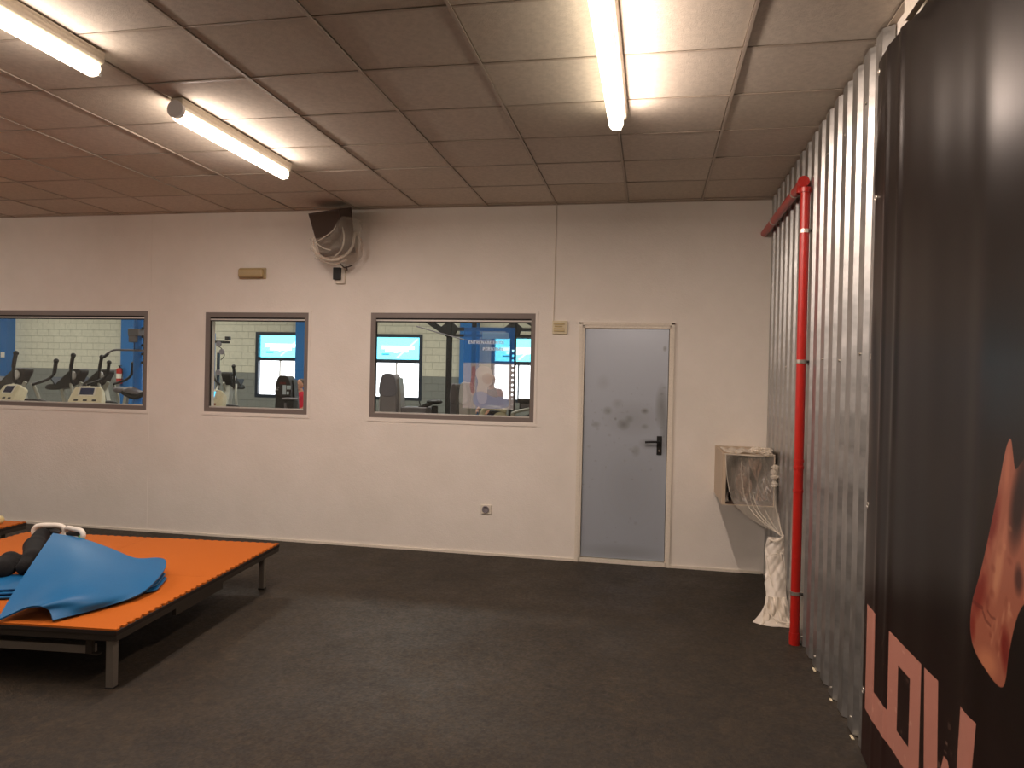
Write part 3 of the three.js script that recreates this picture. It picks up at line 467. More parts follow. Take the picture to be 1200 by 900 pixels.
// ------------------------------------------------------------------ low platforms with orange jigsaw mats
function jigsaw(x0, x1, z0, z1, edges) { // outline in (x, -z) with teeth on the chosen outer edges
  const pts = [], step = 0.062, dep = 0.014;
  const run = (ax, az, bx, bz, teeth, nx, nz) => { const L = Math.hypot(bx - ax, bz - az), n = Math.round(L / step); for (let i = 0; i < n; i++) { const t0 = i / n, t1 = (i + 0.5) / n, at = (t, o) => [ax + (bx - ax) * t + nx * o, az + (bz - az) * t + nz * o]; if (teeth) { pts.push(at(t0, 0), at(t0 + 0.08 / n, -dep), at(t1 - 0.08 / n, -dep), at(t1, 0)); } else if (i === 0) pts.push(at(0, 0)); } };
  run(x0, z0, x1, z0, edges.n, 0, -1); run(x1, z0, x1, z1, edges.e, 1, 0); run(x1, z1, x0, z1, edges.s, 0, 1); run(x0, z1, x0, z0, edges.w, -1, 0);
  return poly(pts.map(([x, z]) => [x, -z]));
}
function makePlatform(label) {
  const t = thing('training_platform', label, 'platform', [-3.77, 0, 1.323], 0.0875);
  const W = 2.08, D = 1.94, top = 0.31;
  for (const [a, b, c, d, e] of [[-W / 2 + 0.001, 0, 0, D / 2 - 0.001, { n: 1, e: 1 }], [-W, -W / 2 - 0.001, 0, D / 2 - 0.001, { n: 1, w: 1 }], [-W / 2 + 0.001, 0, D / 2 + 0.001, D, { e: 1 }], [-W, -W / 2 - 0.001, D / 2 + 0.001, D, { w: 1 }]]) {
    const g = new THREE.ExtrudeGeometry(jigsaw(a, b, c, d, e), { depth: 0.010, bevelEnabled: false }); g.rotateX(-Math.PI / 2); g.translate(0, top - 0.010, 0); part('foam_mat', metreUV(g), M.orange, t);
  }
  part('deck_board', lim(-W - 0.003, 0.003, top - 0.030, top - 0.010, -0.003, D + 0.003), M.foamEdge, t);
  const fy0 = top - 0.062, fy1 = top - 0.030;
  part('frame_bar', lim(-W, 0, fy0, fy1, D - 0.035, D), M.darkSteel, t); part('frame_bar', lim(-W, 0, fy0, fy1, 0, 0.035), M.darkSteel, t);
  part('frame_bar', lim(-0.035, 0, fy0, fy1, 0.035, D - 0.035), M.darkSteel, t); part('frame_bar', lim(-W, -W + 0.035, fy0, fy1, 0.035, D - 0.035), M.darkSteel, t);
  part('frame_bar', lim(-W / 2 - 0.02, -W / 2 + 0.02, fy0, fy1, 0.035, D - 0.035), M.darkSteel, t);
  for (const [x, z] of [[-0.045, D - 0.035], [-0.06, 0.15], [-W + 0.05, D - 0.035], [-W + 0.05, 0.15]]) { const l = part('leg', rbox(0.042, fy0, 0.042, x, fy0 / 2, z, 0.004), M.steel, t); part('foot_pad', rbox(0.046, 0.008, 0.046, x, 0.004, z, 0.002, 1), M.black, l); }
  part('under_rail', lim(-W + 0.16, -0.155, 0.165, 0.205, D - 0.075, D - 0.035), M.steel, t);
  part('rail_bracket', [lim(-0.185, -0.150, 0.165, fy0 + 0.002, D - 0.05, D - 0.028), lim(-0.15, -0.118, 0.16, 0.168, D - 0.06, D - 0.03), rbox(0.02, 0.02, 0.01, -0.150, fy0 + 0.012, D - 0.004, 0.002, 1)], M.darkSteel, t);
  part('rail_bracket', lim(-W + 0.14, -W + 0.175, 0.165, fy0 + 0.002, D - 0.05, D - 0.028), M.darkSteel, t);
  part('under_rail', lim(-0.03, -0.005, 0.205, fy0, D * 0.44, D * 0.72), M.darkSteel, t);
  return t;
}
const plat = makePlatform('low steel platform topped with orange jigsaw foam, a blue mat heaped on it');
{ const p2 = plat.clone(); p2.name = numbered('training_platform'); p2.position.set(-6.165, 0, 1.19); p2.rotation.y = 0.05; scene.add(p2); tag(p2, 'second orange topped platform, only its corner showing at the left edge of the photo', 'platform'); }

// the big blue exercise mat thrown over the heap
const TOP = 0.31;
{
  const t = thing('exercise_mat', 'big blue exercise mat draped in a wave over the heap on the orange platform', 'mat', [-4.3, TOP, 2.7]);
  const rows = [
    [[-4.226, 0.322, 3.331], [-4.184, 0.345, 3.283], [-4.118, 0.375, 3.263], [-4.04, 0.39, 3.27], [-4.015, 0.362, 3.236], [-3.969, 0.32, 3.258]],
    [[-4.363, 0.4, 3.091], [-4.257, 0.415, 3.049], [-4.09, 0.425, 3.073], [-3.962, 0.405, 3.081], [-3.895, 0.362, 3.072], [-3.894, 0.322, 3.061]],
    [[-4.554, 0.455, 2.784], [-4.377, 0.455, 2.774], [-4.179, 0.435, 2.778], [-4.003, 0.4, 2.784], [-3.883, 0.362, 2.809], [-3.819, 0.335, 2.833]],
    [[-4.714, 0.485, 2.538], [-4.512, 0.475, 2.529], [-4.293, 0.44, 2.543], [-4.092, 0.405, 2.577], [-3.969, 0.385, 2.585], [-3.84, 0.372, 2.63]],
    [[-4.894, 0.505, 2.273], [-4.692, 0.48, 2.256], [-4.426, 0.44, 2.303], [-4.211, 0.405, 2.351], [-4.115, 0.392, 2.266], [-4.02, 0.382, 2.27]],
  ].map((r) => r.map(([x, y, z]) => [x + 4.3, y - TOP + 0.004, z - 2.7]));
  const P = patch(rows);
  part('mat_sheet', sheet((u, v) => { const c = 0.12, uu = u, q = P(uu, v); if (u > 1 - c && v > 1 - c) { const a = (u - 1 + c) / c, b = (v - 1 + c) / c, r = Math.max(a, b), n = Math.hypot(a, b) || 1; return P(1 - c + c * a * r / n, 1 - c + c * b * r / n); } return q; }, 50, 50, 0.009, [1.2, 0.8]), M.mat, t);
}
// flat blue mats stacked beneath
for (let k = 0; k < 3; k++) {
  const lab = ['lowest flat blue mat of the stack under the draped mat', 'middle flat blue mat of the stack under the draped mat', 'topmost flat blue mat of the stack, under the black bag'][k];
  const t = thing('folded_mat', lab, 'mat', [-4.44 - 0.012 * k, TOP + 0.0015 + k * 0.0165, 2.79 - 0.022 * k], 0.42 + 0.012 * k, 'stacked blue mats');
  const sh = new THREE.Shape(), w = 0.62 - 0.012 * k, d = 0.165, r = 0.07; sh.moveTo(-w + r, -d); sh.lineTo(w - r, -d); sh.quadraticCurveTo(w, -d, w, -d + r); sh.lineTo(w, d - r); sh.quadraticCurveTo(w, d, w - r, d); sh.lineTo(-w + r, d); sh.quadraticCurveTo(-w, d, -w, d - r); sh.lineTo(-w, -d + r); sh.quadraticCurveTo(-w, -d, -w + r, -d);
  { const e = extrude(sh, 0.007, 0.001); e.scale(0.985, 0.95, 1); e.rotateX(-Math.PI / 2); part('mat_underside', metreUV(e), M.matDark, t, 'dark blue inner side'); }
  const g = extrude(sh, 0.0085, 0.002); g.rotateX(-Math.PI / 2); g.translate(0, 0.0072, 0); part('mat_layer', metreUV(g), M.mat, t);
}

// smooth lumps: a field of tapered capsules meshed by marching cubes
function blob(bones, res, k = 0.03, pad = 0.05) {
  const lo = V(1e9, 1e9, 1e9), hi = V(-1e9, -1e9, -1e9);
  for (const [a, b, ra, rb] of bones) for (const [p, r] of [[a, ra], [b, rb]]) { lo.min(V(p[0] - r, p[1] - r, p[2] - r)); hi.max(V(p[0] + r, p[1] + r, p[2] + r)); }
  const c = lo.clone().add(hi).multiplyScalar(0.5), half = Math.max(hi.x - lo.x, hi.y - lo.y, hi.z - lo.z) / 2 + pad;
  const mc = new MarchingCubes(res, new THREE.MeshBasicMaterial(), true, false, 200000); mc.isolation = 0;
  const S = bones.map(([a, b, ra, rb, sq]) => ({ a: V(...a), d: V(...b).sub(V(...a)), ra, rb, sq: sq || [1, 1, 1] }));
  const p = V(0, 0, 0), q = V(0, 0, 0), n2 = res / 2;
  for (let z = 0; z < res; z++) for (let y = 0; y < res; y++) for (let x = 0; x < res; x++) {
    p.set(c.x + (x - n2) / n2 * half, c.y + (y - n2) / n2 * half, c.z + (z - n2) / n2 * half); let f = 1e9;
    for (const s of S) { q.copy(p).sub(s.a); const L = s.d.lengthSq(), h = L ? Math.max(0, Math.min(1, q.dot(s.d) / L)) : 0; q.addScaledVector(s.d, -h); q.set(q.x / s.sq[0], q.y / s.sq[1], q.z / s.sq[2]); const d = q.length() - (s.ra + (s.rb - s.ra) * h); const m = Math.max(k - Math.abs(f - d), 0) / k; f = Math.min(f, d) - m * m * k * 0.25; }
    mc.field[z * res * res + y * res + x] = -f;
  }
  mc.update(); const n = mc.count; const g = new THREE.BufferGeometry();
  const pos = new Float32Array(n * 3); for (let i = 0; i < n; i++) for (let j = 0; j < 3; j++) pos[3 * i + j] = mc.positionArray[3 * i + j] * half + [c.x, c.y, c.z][j];
  g.setAttribute('position', new THREE.BufferAttribute(pos, 3)); g.setAttribute('normal', new THREE.BufferAttribute(mc.normalArray.slice(0, n * 3), 3));
  let w = mergeVertices(g, 1e-5); w.deleteAttribute('normal'); w.computeVertexNormals(); return w;
}
{
  const t = thing('gear_bag', 'black soft gear bag with white padded loops, tucked behind the draped blue mat', 'bag', [-4.90, TOP + 0.07, 2.39], 0);
  part('bag_body', blob([[[0.16, 0.045, 0.20], [-0.04, 0.06, -0.02], 0.055, 0.065], [[-0.04, 0.06, -0.02], [-0.12, 0.10, -0.16], 0.06, 0.05], [[0.20, 0.02, 0.30], [0.14, 0.04, 0.18], 0.045, 0.055], [[0.035, 0.025, 0.24], [0.10, 0.015, 0.36], 0.066, 0.058], [[0.04, 0.045, 0.25], [0.0, 0.04, 0.20], 0.045, 0.035]], 60, 0.02), std({ color: 0x0b0a0a, roughness: 0.95, map: rep(grainTex, 3) }), t);
  const loop = (cx, cy, cz, rx, ry, rot) => tube(Array.from({ length: 12 }, (_, i) => { const a = i / 12 * Math.PI * 2; return [cx + rx * Math.cos(a) * Math.cos(rot), cy + ry * Math.sin(a) + 0.006 * Math.sin(3 * a), cz - rx * Math.cos(a) * Math.sin(rot)]; }), 0.017, 48, 10, true);
  part('padded_loop', loop(-0.10, 0.122, -0.20, 0.10, 0.046, 0.3), M.whiteStrap, t, 'white padded loop');
  part('padded_loop', loop(0.105, 0.120, -0.19, 0.10, 0.036, -0.3), M.whiteStrap, t, 'white padded loop with a green patch');
  part('loop_patch', blob([[[0.18, 0.105, -0.165], [0.20, 0.095, -0.155], 0.018, 0.016]], 20, 0.01, 0.02), std({ color: 0x5fa06a, roughness: 0.7 }), t, 'pale green patch');
  part('inner_lining', [new THREE.SphereGeometry(1, 20, 12).scale(0.075, 0.03, 0.02).translate(-0.10, 0.115, -0.21), new THREE.SphereGeometry(1, 20, 12).scale(0.075, 0.026, 0.02).translate(0.105, 0.115, -0.2)], M.charcoal, t);
}
{
  const t = thing('tape_roll', 'pale yellow round roll on the second orange platform at the very left edge', 'roll', [-6.29, TOP, 1.33]);
  const r = new THREE.LatheGeometry([[0.018, -0.02], [0.03, -0.022], [0.034, -0.014], [0.034, 0.014], [0.03, 0.022], [0.018, 0.02], [0.018, -0.02]].map(([x, y]) => new THREE.Vector2(x, y)), 28); r.rotateX(Math.PI / 2); r.translate(0, 0.034, 0);
  part('roll_body', r, std({ color: 0xe8dca0, roughness: 0.6, map: rep(grainTex, 2) }), t);
}

// ------------------------------------------------------------------ the gym hall seen through the windows
{
  const GX0 = -24, GX1 = 0.2, GZ = -13, GH = 4.6;
  const gymFloor = std({ color: 0x6b665e, roughness: 0.6, map: rep(plasterTex, 0.5) }), gymCeil = std({ color: 0xb7b0a0, roughness: 0.9, map: rep(plasterTex, 0.4) });
  const blockTex = tex(512, (u, v) => { const f = fbm(u, v); const row = Math.floor(v * 4), uu = (u * 2 + (row % 2) * 0.5) % 1, vv = (v * 4) % 1, j = vv < 0.06 || uu < 0.03 ? 0.9 : 1; const b = (0.9 + 0.1 * f) * j; return [b, b, b]; });
  const blockBump = tex(512, (u, v) => { const row = Math.floor(v * 4), uu = (u * 2 + (row % 2) * 0.5) % 1, vv = (v * 4) % 1; return (vv < 0.07 || uu < 0.035 ? 0 : 0.85) + 0.15 * n64(u, v); }, false);
  const blockM = std({ color: 0xdcd8c4, roughness: 0.85, map: rep(blockTex, 1.25), bumpMap: rep(blockBump, 1.25), bumpScale: 0.008 });
  const dadoM = std({ color: 0x878a84, roughness: 0.7, map: rep(blockTex, 1.25), bumpMap: rep(blockBump, 1.25), bumpScale: 0.006 });
  const WF = [[-12.36, -10.82, 0.90, 2.80], [-8.80, -7.29, 0.93, 2.78], [-5.33, -3.80, 0.95, 2.78]];
  struct('floor_gym', lim(GX0, GX1, -0.12, 0, GZ - 0.2, -0.165), gymFloor);
  struct('ceiling_gym', lim(GX0, GX1, GH, GH + 0.15, GZ - 0.2, -0.165), gymCeil);
  struct('wall_gym_left', lim(GX0 - 0.2, GX0, 0, GH, GZ, -0.165), blockM);
  struct('wall_gym_right', lim(GX1, GX1 + 0.2, 0, GH, GZ, -0.165), blockM);
  struct('wall_gym_near', lim(GX0, X0 - 0.2, 0, GH, -0.165, -0.01), blockM);
  const s = poly([[GX0, 0], [GX1, 0], [GX1, GH], [GX0, GH]]); for (const [a, b, c, d] of WF) s.holes.push(poly([[a, c], [a, d], [b, d], [b, c]]));
  const fw = new THREE.ExtrudeGeometry(s, { depth: 0.2, bevelEnabled: false }); fw.translate(0, 0, GZ - 0.2);
  const far = struct('wall_gym_far', fw, blockM);
  const dado = poly([[GX0, 0], [GX1, 0], [GX1, 1.61], [GX0, 1.61]]); for (const [a, b, c] of WF) dado.holes.push(poly([[a, c], [a, 1.6101], [b, 1.6101], [b, c]]));
  const segs = []; let x = GX0; for (const [a, b, c] of WF) { segs.push(lim(x, a, 0, 1.61, GZ, GZ + 0.012), lim(a, b, 0, c, GZ, GZ + 0.012)); x = b; } segs.push(lim(x, GX1, 0, 1.61, GZ, GZ + 0.012));
  part('dado', segs, dadoM, far);
  for (const [a, b] of [[-21.1, -20.58], [-16.59, -16.1], [-10.96, -10.5], [-6.145, -5.66]]) part('pillar', lim(a, b, 0, GH, GZ, GZ + 0.3), M.blue, far);
  part('switch_plate', rbox(0.13, 0.16, 0.02, -20.72, 1.995, GZ + 0.31, 0.004, 1), M.trimWhite, far);
  // its windows: dark frame, transom, cyan film above, clear panes below
  const film = canvasTex(256, 164, (c, w, h) => { c.fillStyle = '#a4e6f2'; c.fillRect(0, 0, w, h); c.fillStyle = '#c0f2f8'; c.save(); c.translate(w * 0.72, h * 0.5); c.rotate(0.7); c.fillRect(-6, -90, 12, 180); c.restore(); c.fillStyle = '#e6ffff'; c.fillRect(34, h * 0.38, 190, 26); c.fillRect(60, h * 0.56, 130, 18); c.beginPath(); c.arc(120, 96, 20, 0, 7); c.fill(); c.fillStyle = '#4a9fb4'; c.fillRect(40, h * 0.74, 42, 10); });
  const filmM = new THREE.MeshPhysicalMaterial({ color: 0xffffff, map: film, transmission: 1, thickness: 0, roughness: 0.3, ior: 1.3 });
  WF.forEach(([a, b, c, d], k) => {
    const g = structGroup('window_' + (k + 4)), f = 0.09, ty = 2.02, z0 = GZ - 0.12, z1 = GZ + 0.02, m = M.navy;
    part('frame_rail', lim(a, b, d - f, d, z0, z1), m, g); part('frame_rail', lim(a, b, c, c + f, z0, z1), m, g); part('frame_rail', lim(a + f, b - f, ty - 0.05, ty + 0.05, z0, z1), m, g);
    part('frame_stile', lim(a, a + f, c + f, d - f, z0, z1), m, g); part('frame_stile', lim(b - f, b, c + f, d - f, z0, z1), m, g);
    const mx = (a + b) / 2; part('mullion', lim(mx - 0.018, mx + 0.018, c + f, ty - 0.05, z0 + 0.03, z1 - 0.02), k === 2 ? m : M.bead, g);
    const tint = lim(a + f, b - f, ty + 0.05, d - f, GZ - 0.06, GZ - 0.052); const p = tint.attributes.position, uv = tint.attributes.uv; for (let i = 0; i < p.count; i++) uv.setXY(i, (p.getX(i) - a - f) / (b - a - 2 * f), (p.getY(i) - ty - 0.05) / (d - f - ty - 0.05));
    part('tinted_pane', tint, filmM, g);
    part('glass_pane', lim(a + f, mx - 0.018, c + f, ty - 0.05, GZ - 0.06, GZ - 0.054), M.glass, g); part('glass_pane', lim(mx + 0.018, b - f, c + f, ty - 0.05, GZ - 0.06, GZ - 0.054), M.glass, g);
  });
  GYM_LAMPS.forEach(([lx, lz], i) => {
    const t = thing('hall_light', 'flat ceiling lamp of the gym hall, above the view', 'light', [lx, GH - 0.002, lz], 0, 'ceiling lamps of the gym hall');
    part('lamp_tray', lim(-0.75, 0.75, -0.07, 0, -0.35, 0.35), M.lampBody, t);
    part('lamp_diffuser', lim(-0.7, 0.7, -0.078, -0.07, -0.3, 0.3), std({ color: 0xffffff, emissive: GYM_LIGHT, emissiveIntensity: 1.5 }), t);
    const l = new THREE.RectAreaLight(GYM_LIGHT, P_GYM, 1.4, 0.6); l.position.set(0, -0.084, 0); l.rotation.x = -Math.PI / 2; t.add(l);
  });
}

// cross trainers, seen from the side: local +x is forwards
function crossTrainer(label, pos, ry, group) {
  const t = thing('cross_trainer', label, 'exercise machine', pos, ry, group);
  part('base_frame', [rbox(1.3, 0.07, 0.07, 0, 0.05, 0), rbox(0.08, 0.06, 0.6, -0.6, 0.03, 0), rbox(0.08, 0.06, 0.6, 0.6, 0.03, 0)], M.paleGrey, t);
  part('drive_cover', [cyl(0.30, 0.30, 0.17, 0.40, 0.44, 0, 'z', 32), rbox(0.5, 0.3, 0.15, 0.25, 0.25, 0, 0.03)], M.charcoal, t);
  part('mast', [beam(V(0.30, 0.5, 0), V(0.08, 1.42, 0), 0.10, 0.09), beam(V(-0.02, 1.0, 0.04), V(-0.12, 1.40, 0.04), 0.045, 0.03), beam(V(-0.02, 1.0, 0.04), V(0.22, 1.42, 0.04), 0.045, 0.03)], M.paleGrey, t);
  const head = extrude(spline([[-0.34, 1.31], [-0.32, 1.375], [-0.16, 1.41], [-0.03, 1.52], [0.08, 1.60], [0.22, 1.605], [0.235, 1.55], [0.19, 1.47], [0.13, 1.37], [-0.02, 1.33], [-0.2, 1.30]]), 0.17, 0.02, 2); head.translate(0, 0, -0.085);
  part('console_head', head, M.charcoal, t);
  const scr = rbox(0.22, 0.14, 0.02, 0, 0, 0, 0.004); scr.rotateY(-Math.PI / 2); scr.rotateZ(0.7); scr.translate(-0.2, 1.43, 0); part('display', scr, M.navy, t);
  for (const s of [-1, 1]) {
    const sw = s > 0 ? 0 : 0.17;
    part('pivot_cover', new THREE.SphereGeometry(1, 20, 14).scale(0.05, 0.062, 0.022).translate(0.12 + 0.01 * s, 1.515, s * 0.10), M.silver, t);
    const h = part('handle', tube([[0.17, 1.38, s * 0.13], [0.195 + sw * 0.9, 1.47, s * 0.22], [0.225 + sw * 1.05, 1.62 - 0.4 * sw, s * 0.25], [0.255 + sw, 1.79 - 0.5 * sw, s * 0.25]], 0.019, 24, 10), M.black, t);
    part('grip', [tube([[0.222 + sw * 1.05, 1.61 - 0.4 * sw, s * 0.25], [0.238 + sw * 1.03, 1.70 - 0.45 * sw, s * 0.252], [0.255 + sw, 1.79 - 0.5 * sw, s * 0.25]], 0.025, 16, 10), new THREE.SphereGeometry(0.034, 14, 10).translate(0.257 + sw, 1.80 - 0.5 * sw, s * 0.25)], M.gasket, h);
    part('swing_arm', tube([[0.15, 1.40, s * 0.16], [0.22, 1.15, s * 0.2], [0.12, 0.8, s * 0.21], [-0.15, 0.55, s * 0.2], [-0.42 + 0.2 * s, 0.36, s * 0.18]], 0.022, 28, 10), M.paleGrey, t);
    part('pedal', rbox(0.36, 0.06, 0.15, -0.28 + 0.12 * s, 0.34 + 0.06 * s, s * 0.17, 0.02), M.charcoal, t);
    part('crank_link', bar(V(0.4, 0.44 + 0.16 * s, s * 0.12), V(-0.3 + 0.12 * s, 0.32 + 0.06 * s, s * 0.15), 0.02), M.paleGrey, t);
  }
  return t;
}
crossTrainer('cross trainer with dark swept head, leftmost in the left window', [-9.53, 0, -2.0], 0.05);
crossTrainer('cross trainer with dark swept head, middle one in the left window', [-9.29, 0, -2.72], 0.02);
crossTrainer('cross trainer with dark swept head, furthest back of the row in the left window', [-9.44, 0, -3.42], 0.06);
crossTrainer('cross trainer facing us in the small middle window, with pale curved swing arms', [-8.50, 0, -5.6], -1.5);

// upright bikes near the glass: cream console facing us, local +z forwards
function consoleBike(label, pos, ry, lit) {
  const t = thing('exercise_bike', label, 'exercise bike', pos, ry);
  part('base_frame', [rbox(0.5, 0.06, 0.08, 0, 0.03, 0.1), rbox(0.08, 0.06, 1.1, 0, 0.06, -0.4), rbox(0.5, 0.06, 0.08, 0, 0.03, -0.9)], M.cream, t);
  part('drive_cover', rbox(0.16, 0.5, 0.6, 0, 0.36, -0.2, 0.06, 3), M.cream, t);
  part('console_post', beam(V(0, 0.5, -0.05), V(0, 1.26, -0.06), 0.09, 0.11), M.cream, t);
  const con = new THREE.Group(); const m = new THREE.Matrix4().makeRotationX(-0.55).setPosition(0, 1.30, 0.0);
  const body = extrude(spline([[-0.19, -0.11], [-0.14, -0.13], [0.14, -0.13], [0.19, -0.11], [0.17, 0.04], [0.12, 0.12], [-0.12, 0.12], [-0.17, 0.04]]), 0.13, 0.025, 3); body.translate(0, 0, -0.12); body.applyMatrix4(m);
  const c = part('console', body, M.cream, t);
  part('screen', rbox(0.15, 0.09, 0.014, 0, 0.045, 0.012, 0.004).applyMatrix4(m), lit ? std({ color: 0x0a2a40, emissive: new THREE.Color(0.1, 0.62, 1.0), emissiveIntensity: 0.9 }) : std({ color: 0x101c48, roughness: 0.25 }), c, lit ? 'lit cyan screen' : 'dark blue screen');
  part('screen_surround', [lim(-0.095, 0.095, 0.092, 0.105, 0.0, 0.016), lim(-0.095, 0.095, -0.016, -0.003, 0.0, 0.016), lim(-0.095, -0.078, -0.016, 0.1, 0.0, 0.016), lim(0.078, 0.095, -0.016, 0.1, 0.0, 0.016)].map((g) => g.applyMatrix4(m)), M.trimWhite, c);
  for (const bx of [-0.1, 0, 0.1]) part('key_recess', rbox(0.045, 0.022, 0.014, bx, -0.075, 0.011, 0.004, 1).applyMatrix4(m), lit && bx ? std({ color: 0x8e2f26, roughness: 0.5 }) : M.charcoal, c);
  for (const s of [-1, 1]) part('handlebar', tube([[0.03 * s, 1.2, -0.09], [0.16 * s, 1.22, -0.12], [0.22 * s, 1.2, -0.3], [0.2 * s, 1.15, -0.42]], 0.016, 24, 8), M.charcoal, t);
  part('saddle_post', bar(V(0, 0.4, -0.62), V(0, 0.92, -0.7), 0.03), M.silver, t);
  part('saddle', blob([[[0, 0.95, -0.62], [0, 0.96, -0.8], 0.04, 0.1, [1, 0.5, 1]]], 28, 0.02, 0.03), M.black, t);
  return t;
}
consoleBike('cream exercise bike console with dark blue screen, at the left edge of the left window', [-8.70, 0, -1.1], -0.2, false);
consoleBike('cream exercise bike console with dark blue screen, below the middle cross trainer', [-7.60, 0, -1.1], 0.35, false);
consoleBike('cream exercise bike console with a lit cyan screen, in the corner of the small window', [-6.0, 0, -1.1], 0.1, true);

{
  const t = thing('pulldown_tower', 'bright blue cable tower with a bent pulldown bar, behind the left window', 'exercise machine', [-8.09, 0, -2.6]);
  part('upright', cyl(0.06, 0.06, 2.45, 0, 1.225, 0, 'y', 20), M.blueGloss, t);
  part('upright', rbox(0.10, 2.4, 0.08, -0.11, 1.2, -0.3, 0.01), M.navy, t);
  part('pulley_head', [rbox(0.17, 0.10, 0.14, -0.01, 2.14, 0.03, 0.01), rbox(0.12, 0.12, 0.12, -0.03, 2.06, 0.03, 0.01)], M.midGrey, t);
  const b = part('pulldown_bar', tube([[-0.49, 1.79, 0.06], [-0.36, 1.88, 0.06], [-0.18, 1.89, 0.06], [0.15, 1.885, 0.06], [0.3, 1.88, 0.06], [0.42, 1.8, 0.06]], 0.014, 40, 8), M.midGrey, t);
  part('bar_grip', [bar(V(-0.50, 1.785, 0.06), V(-0.43, 1.835, 0.06), 0.02), bar(V(0.43, 1.79, 0.06), V(0.36, 1.84, 0.06), 0.02)], M.black, b);
  part('cable', bar(V(-0.02, 1.89, 0.06), V(-0.02, 2.0, 0.06), 0.005), M.black, t);
  part('pulley_bracket', [0, 1, 2, 3, 4].map((k) => rbox(0.05, 0.035, 0.05, 0.10, 2.2 - 0.12 * k, 0.02, 0.01, 1)), M.black, t);
  part('seat_shell', blob([[[-0.05, 1.32, 0.05], [0.12, 1.28, 0.06], 0.09, 0.06, [1, 0.6, 1]], [[-0.28, 1.33, 0.03], [-0.05, 1.32, 0.05], 0.07, 0.09, [1, 0.6, 1]]], 32, 0.04), M.midGrey, t);
  part('thigh_roller', [tube([[-0.15, 1.30, 0.1], [0.05, 1.24, 0.12], [0.2, 1.30, 0.1]], 0.035, 20, 10)], M.black, t);
  part('base_frame', [rbox(0.9, 0.07, 0.08, 0, 0.04, 0), rbox(0.08, 0.07, 1.1, 0, 0.04, 0), beam(V(-0.3, 0.05, 0.1), V(-0.12, 1.28, 0.06), 0.05, 0.05)], M.paleGrey, t);
}
{
  const t = thing('cable_tower', 'thin grey blue cable tower with pulleys at the left side of the small window', 'exercise machine', [-9.70, 0, -7.0]);
  part('upright', rbox(0.06, 2.4, 0.06, -0.10, 1.2, 0, 0.006), std({ color: 0x6f92c4, roughness: 0.4, map: rep(grainTex, 2) }), t);
  part('upright', rbox(0.045, 2.0, 0.05, 0.03, 1.0, 0.02, 0.006), M.navy, t);
  part('top_arm', [rbox(0.3, 0.05, 0.06, 0.1, 2.22, 0, 0.006), rbox(0.1, 0.07, 0.07, 0.22, 2.3, 0, 0.01), tube([[0.0, 2.15, 0.05], [0.12, 2.08, 0.05], [0.18, 1.95, 0.05], [0.1, 1.85, 0.05]], 0.008, 24, 6)], M.charcoal, t);
  for (const [px, py] of [[0.05, 2.18], [0.12, 2.02], [0.05, 1.6]]) part('pulley_wheel', cyl(0.055, 0.055, 0.03, px, py, 0.05, 'z', 20), M.midGrey, t);
  part('base_frame', [rbox(0.6, 0.06, 0.08, 0, 0.03, 0), rbox(0.08, 0.06, 0.8, 0, 0.03, 0)], M.charcoal, t);
}

// selectorised machines: a shrouded weight tower
function weightTower(label, pos, ry, o) {
  const t = thing('weight_tower', label, 'exercise machine', pos, ry); const w = o.w, h = o.h;
  const fr = extrude(spline([[-w * 0.36, 0.02], [w * 0.36, 0.02], [w * 0.37, 0.7], [w * 0.34, h * 0.86], [w * 0.25, h * 0.985], [0, h], [-w * 0.25, h * 0.985], [-w * 0.34, h * 0.86], [-w * 0.37, 0.7]]), 0.34, 0.02, 3); fr.translate(0, 0, -0.2); part('front_shroud', fr, o.front, t);
  for (const s of [-1, 1]) { const g = extrude(spline([[s * w * 0.30, 0.02], [s * w * 0.5, 0.02], [s * w * 0.5, 0.8], [s * w * 0.45, h * 0.80], [s * w * 0.33, h * 0.97], [s * w * 0.28, h * 0.8]]), 0.26, 0.015, 2); g.translate(0, 0, -0.24); part('side_cover', g, o.side, t); }
  part('cap', extrude(spline([[-w * 0.33, h * 0.83], [w * 0.33, h * 0.83], [w * 0.27, h * 0.975], [0, h * 1.005], [-w * 0.27, h * 0.975]]), 0.06, 0.015, 2).translate(0, 0, 0.10), o.cap, t);
  part('foot', rbox(w * 1.1, 0.05, 0.6, 0, 0.025, 0, 0.01), M.charcoal, t);
  return t;
}
weightTower('silver sided weight tower with rounded top, before the bright window in the third window', [-4.50, 0, -3.0], 0.1, { w: 0.33, h: 1.635, front: std({ color: 0x9d9598, roughness: 0.4, map: rep(grainTex, 2) }), side: M.silver, cap: std({ color: 0x8a8590, roughness: 0.4, map: rep(grainTex, 2) }) });
{
  const t = weightTower('dark weight tower with white notices, at the lower right of the small window', [-6.05, 0, -3.0], 0.25, { w: 0.30, h: 1.575, front: M.charcoal, side: M.charcoal, cap: std({ color: 0x38302e, roughness: 0.5, map: rep(grainTex, 2) }) });
  part('emblem', rbox(0.085, 0.03, 0.006, 0, 1.475, 0.166, 0.002, 1), std({ color: 0x7a2a22, roughness: 0.5 }), t, 'dull red emblem');
  part('notice', [lim(0.0, 0.045, 1.32, 1.45, 0.161, 0.166), lim(0.055, 0.11, 1.39, 1.445, 0.161, 0.166), lim(0.055, 0.085, 1.32, 1.36, 0.161, 0.166)], std({ color: 0xdfeaf2, roughness: 0.6 }), t, 'white paper notice');
  part('notice', [lim(-0.09, -0.05, 1.41, 1.425, 0.161, 0.165), lim(-0.09, -0.06, 1.375, 1.397, 0.161, 0.165)], std({ color: 0xb9b9b9, roughness: 0.6 }), t);
}
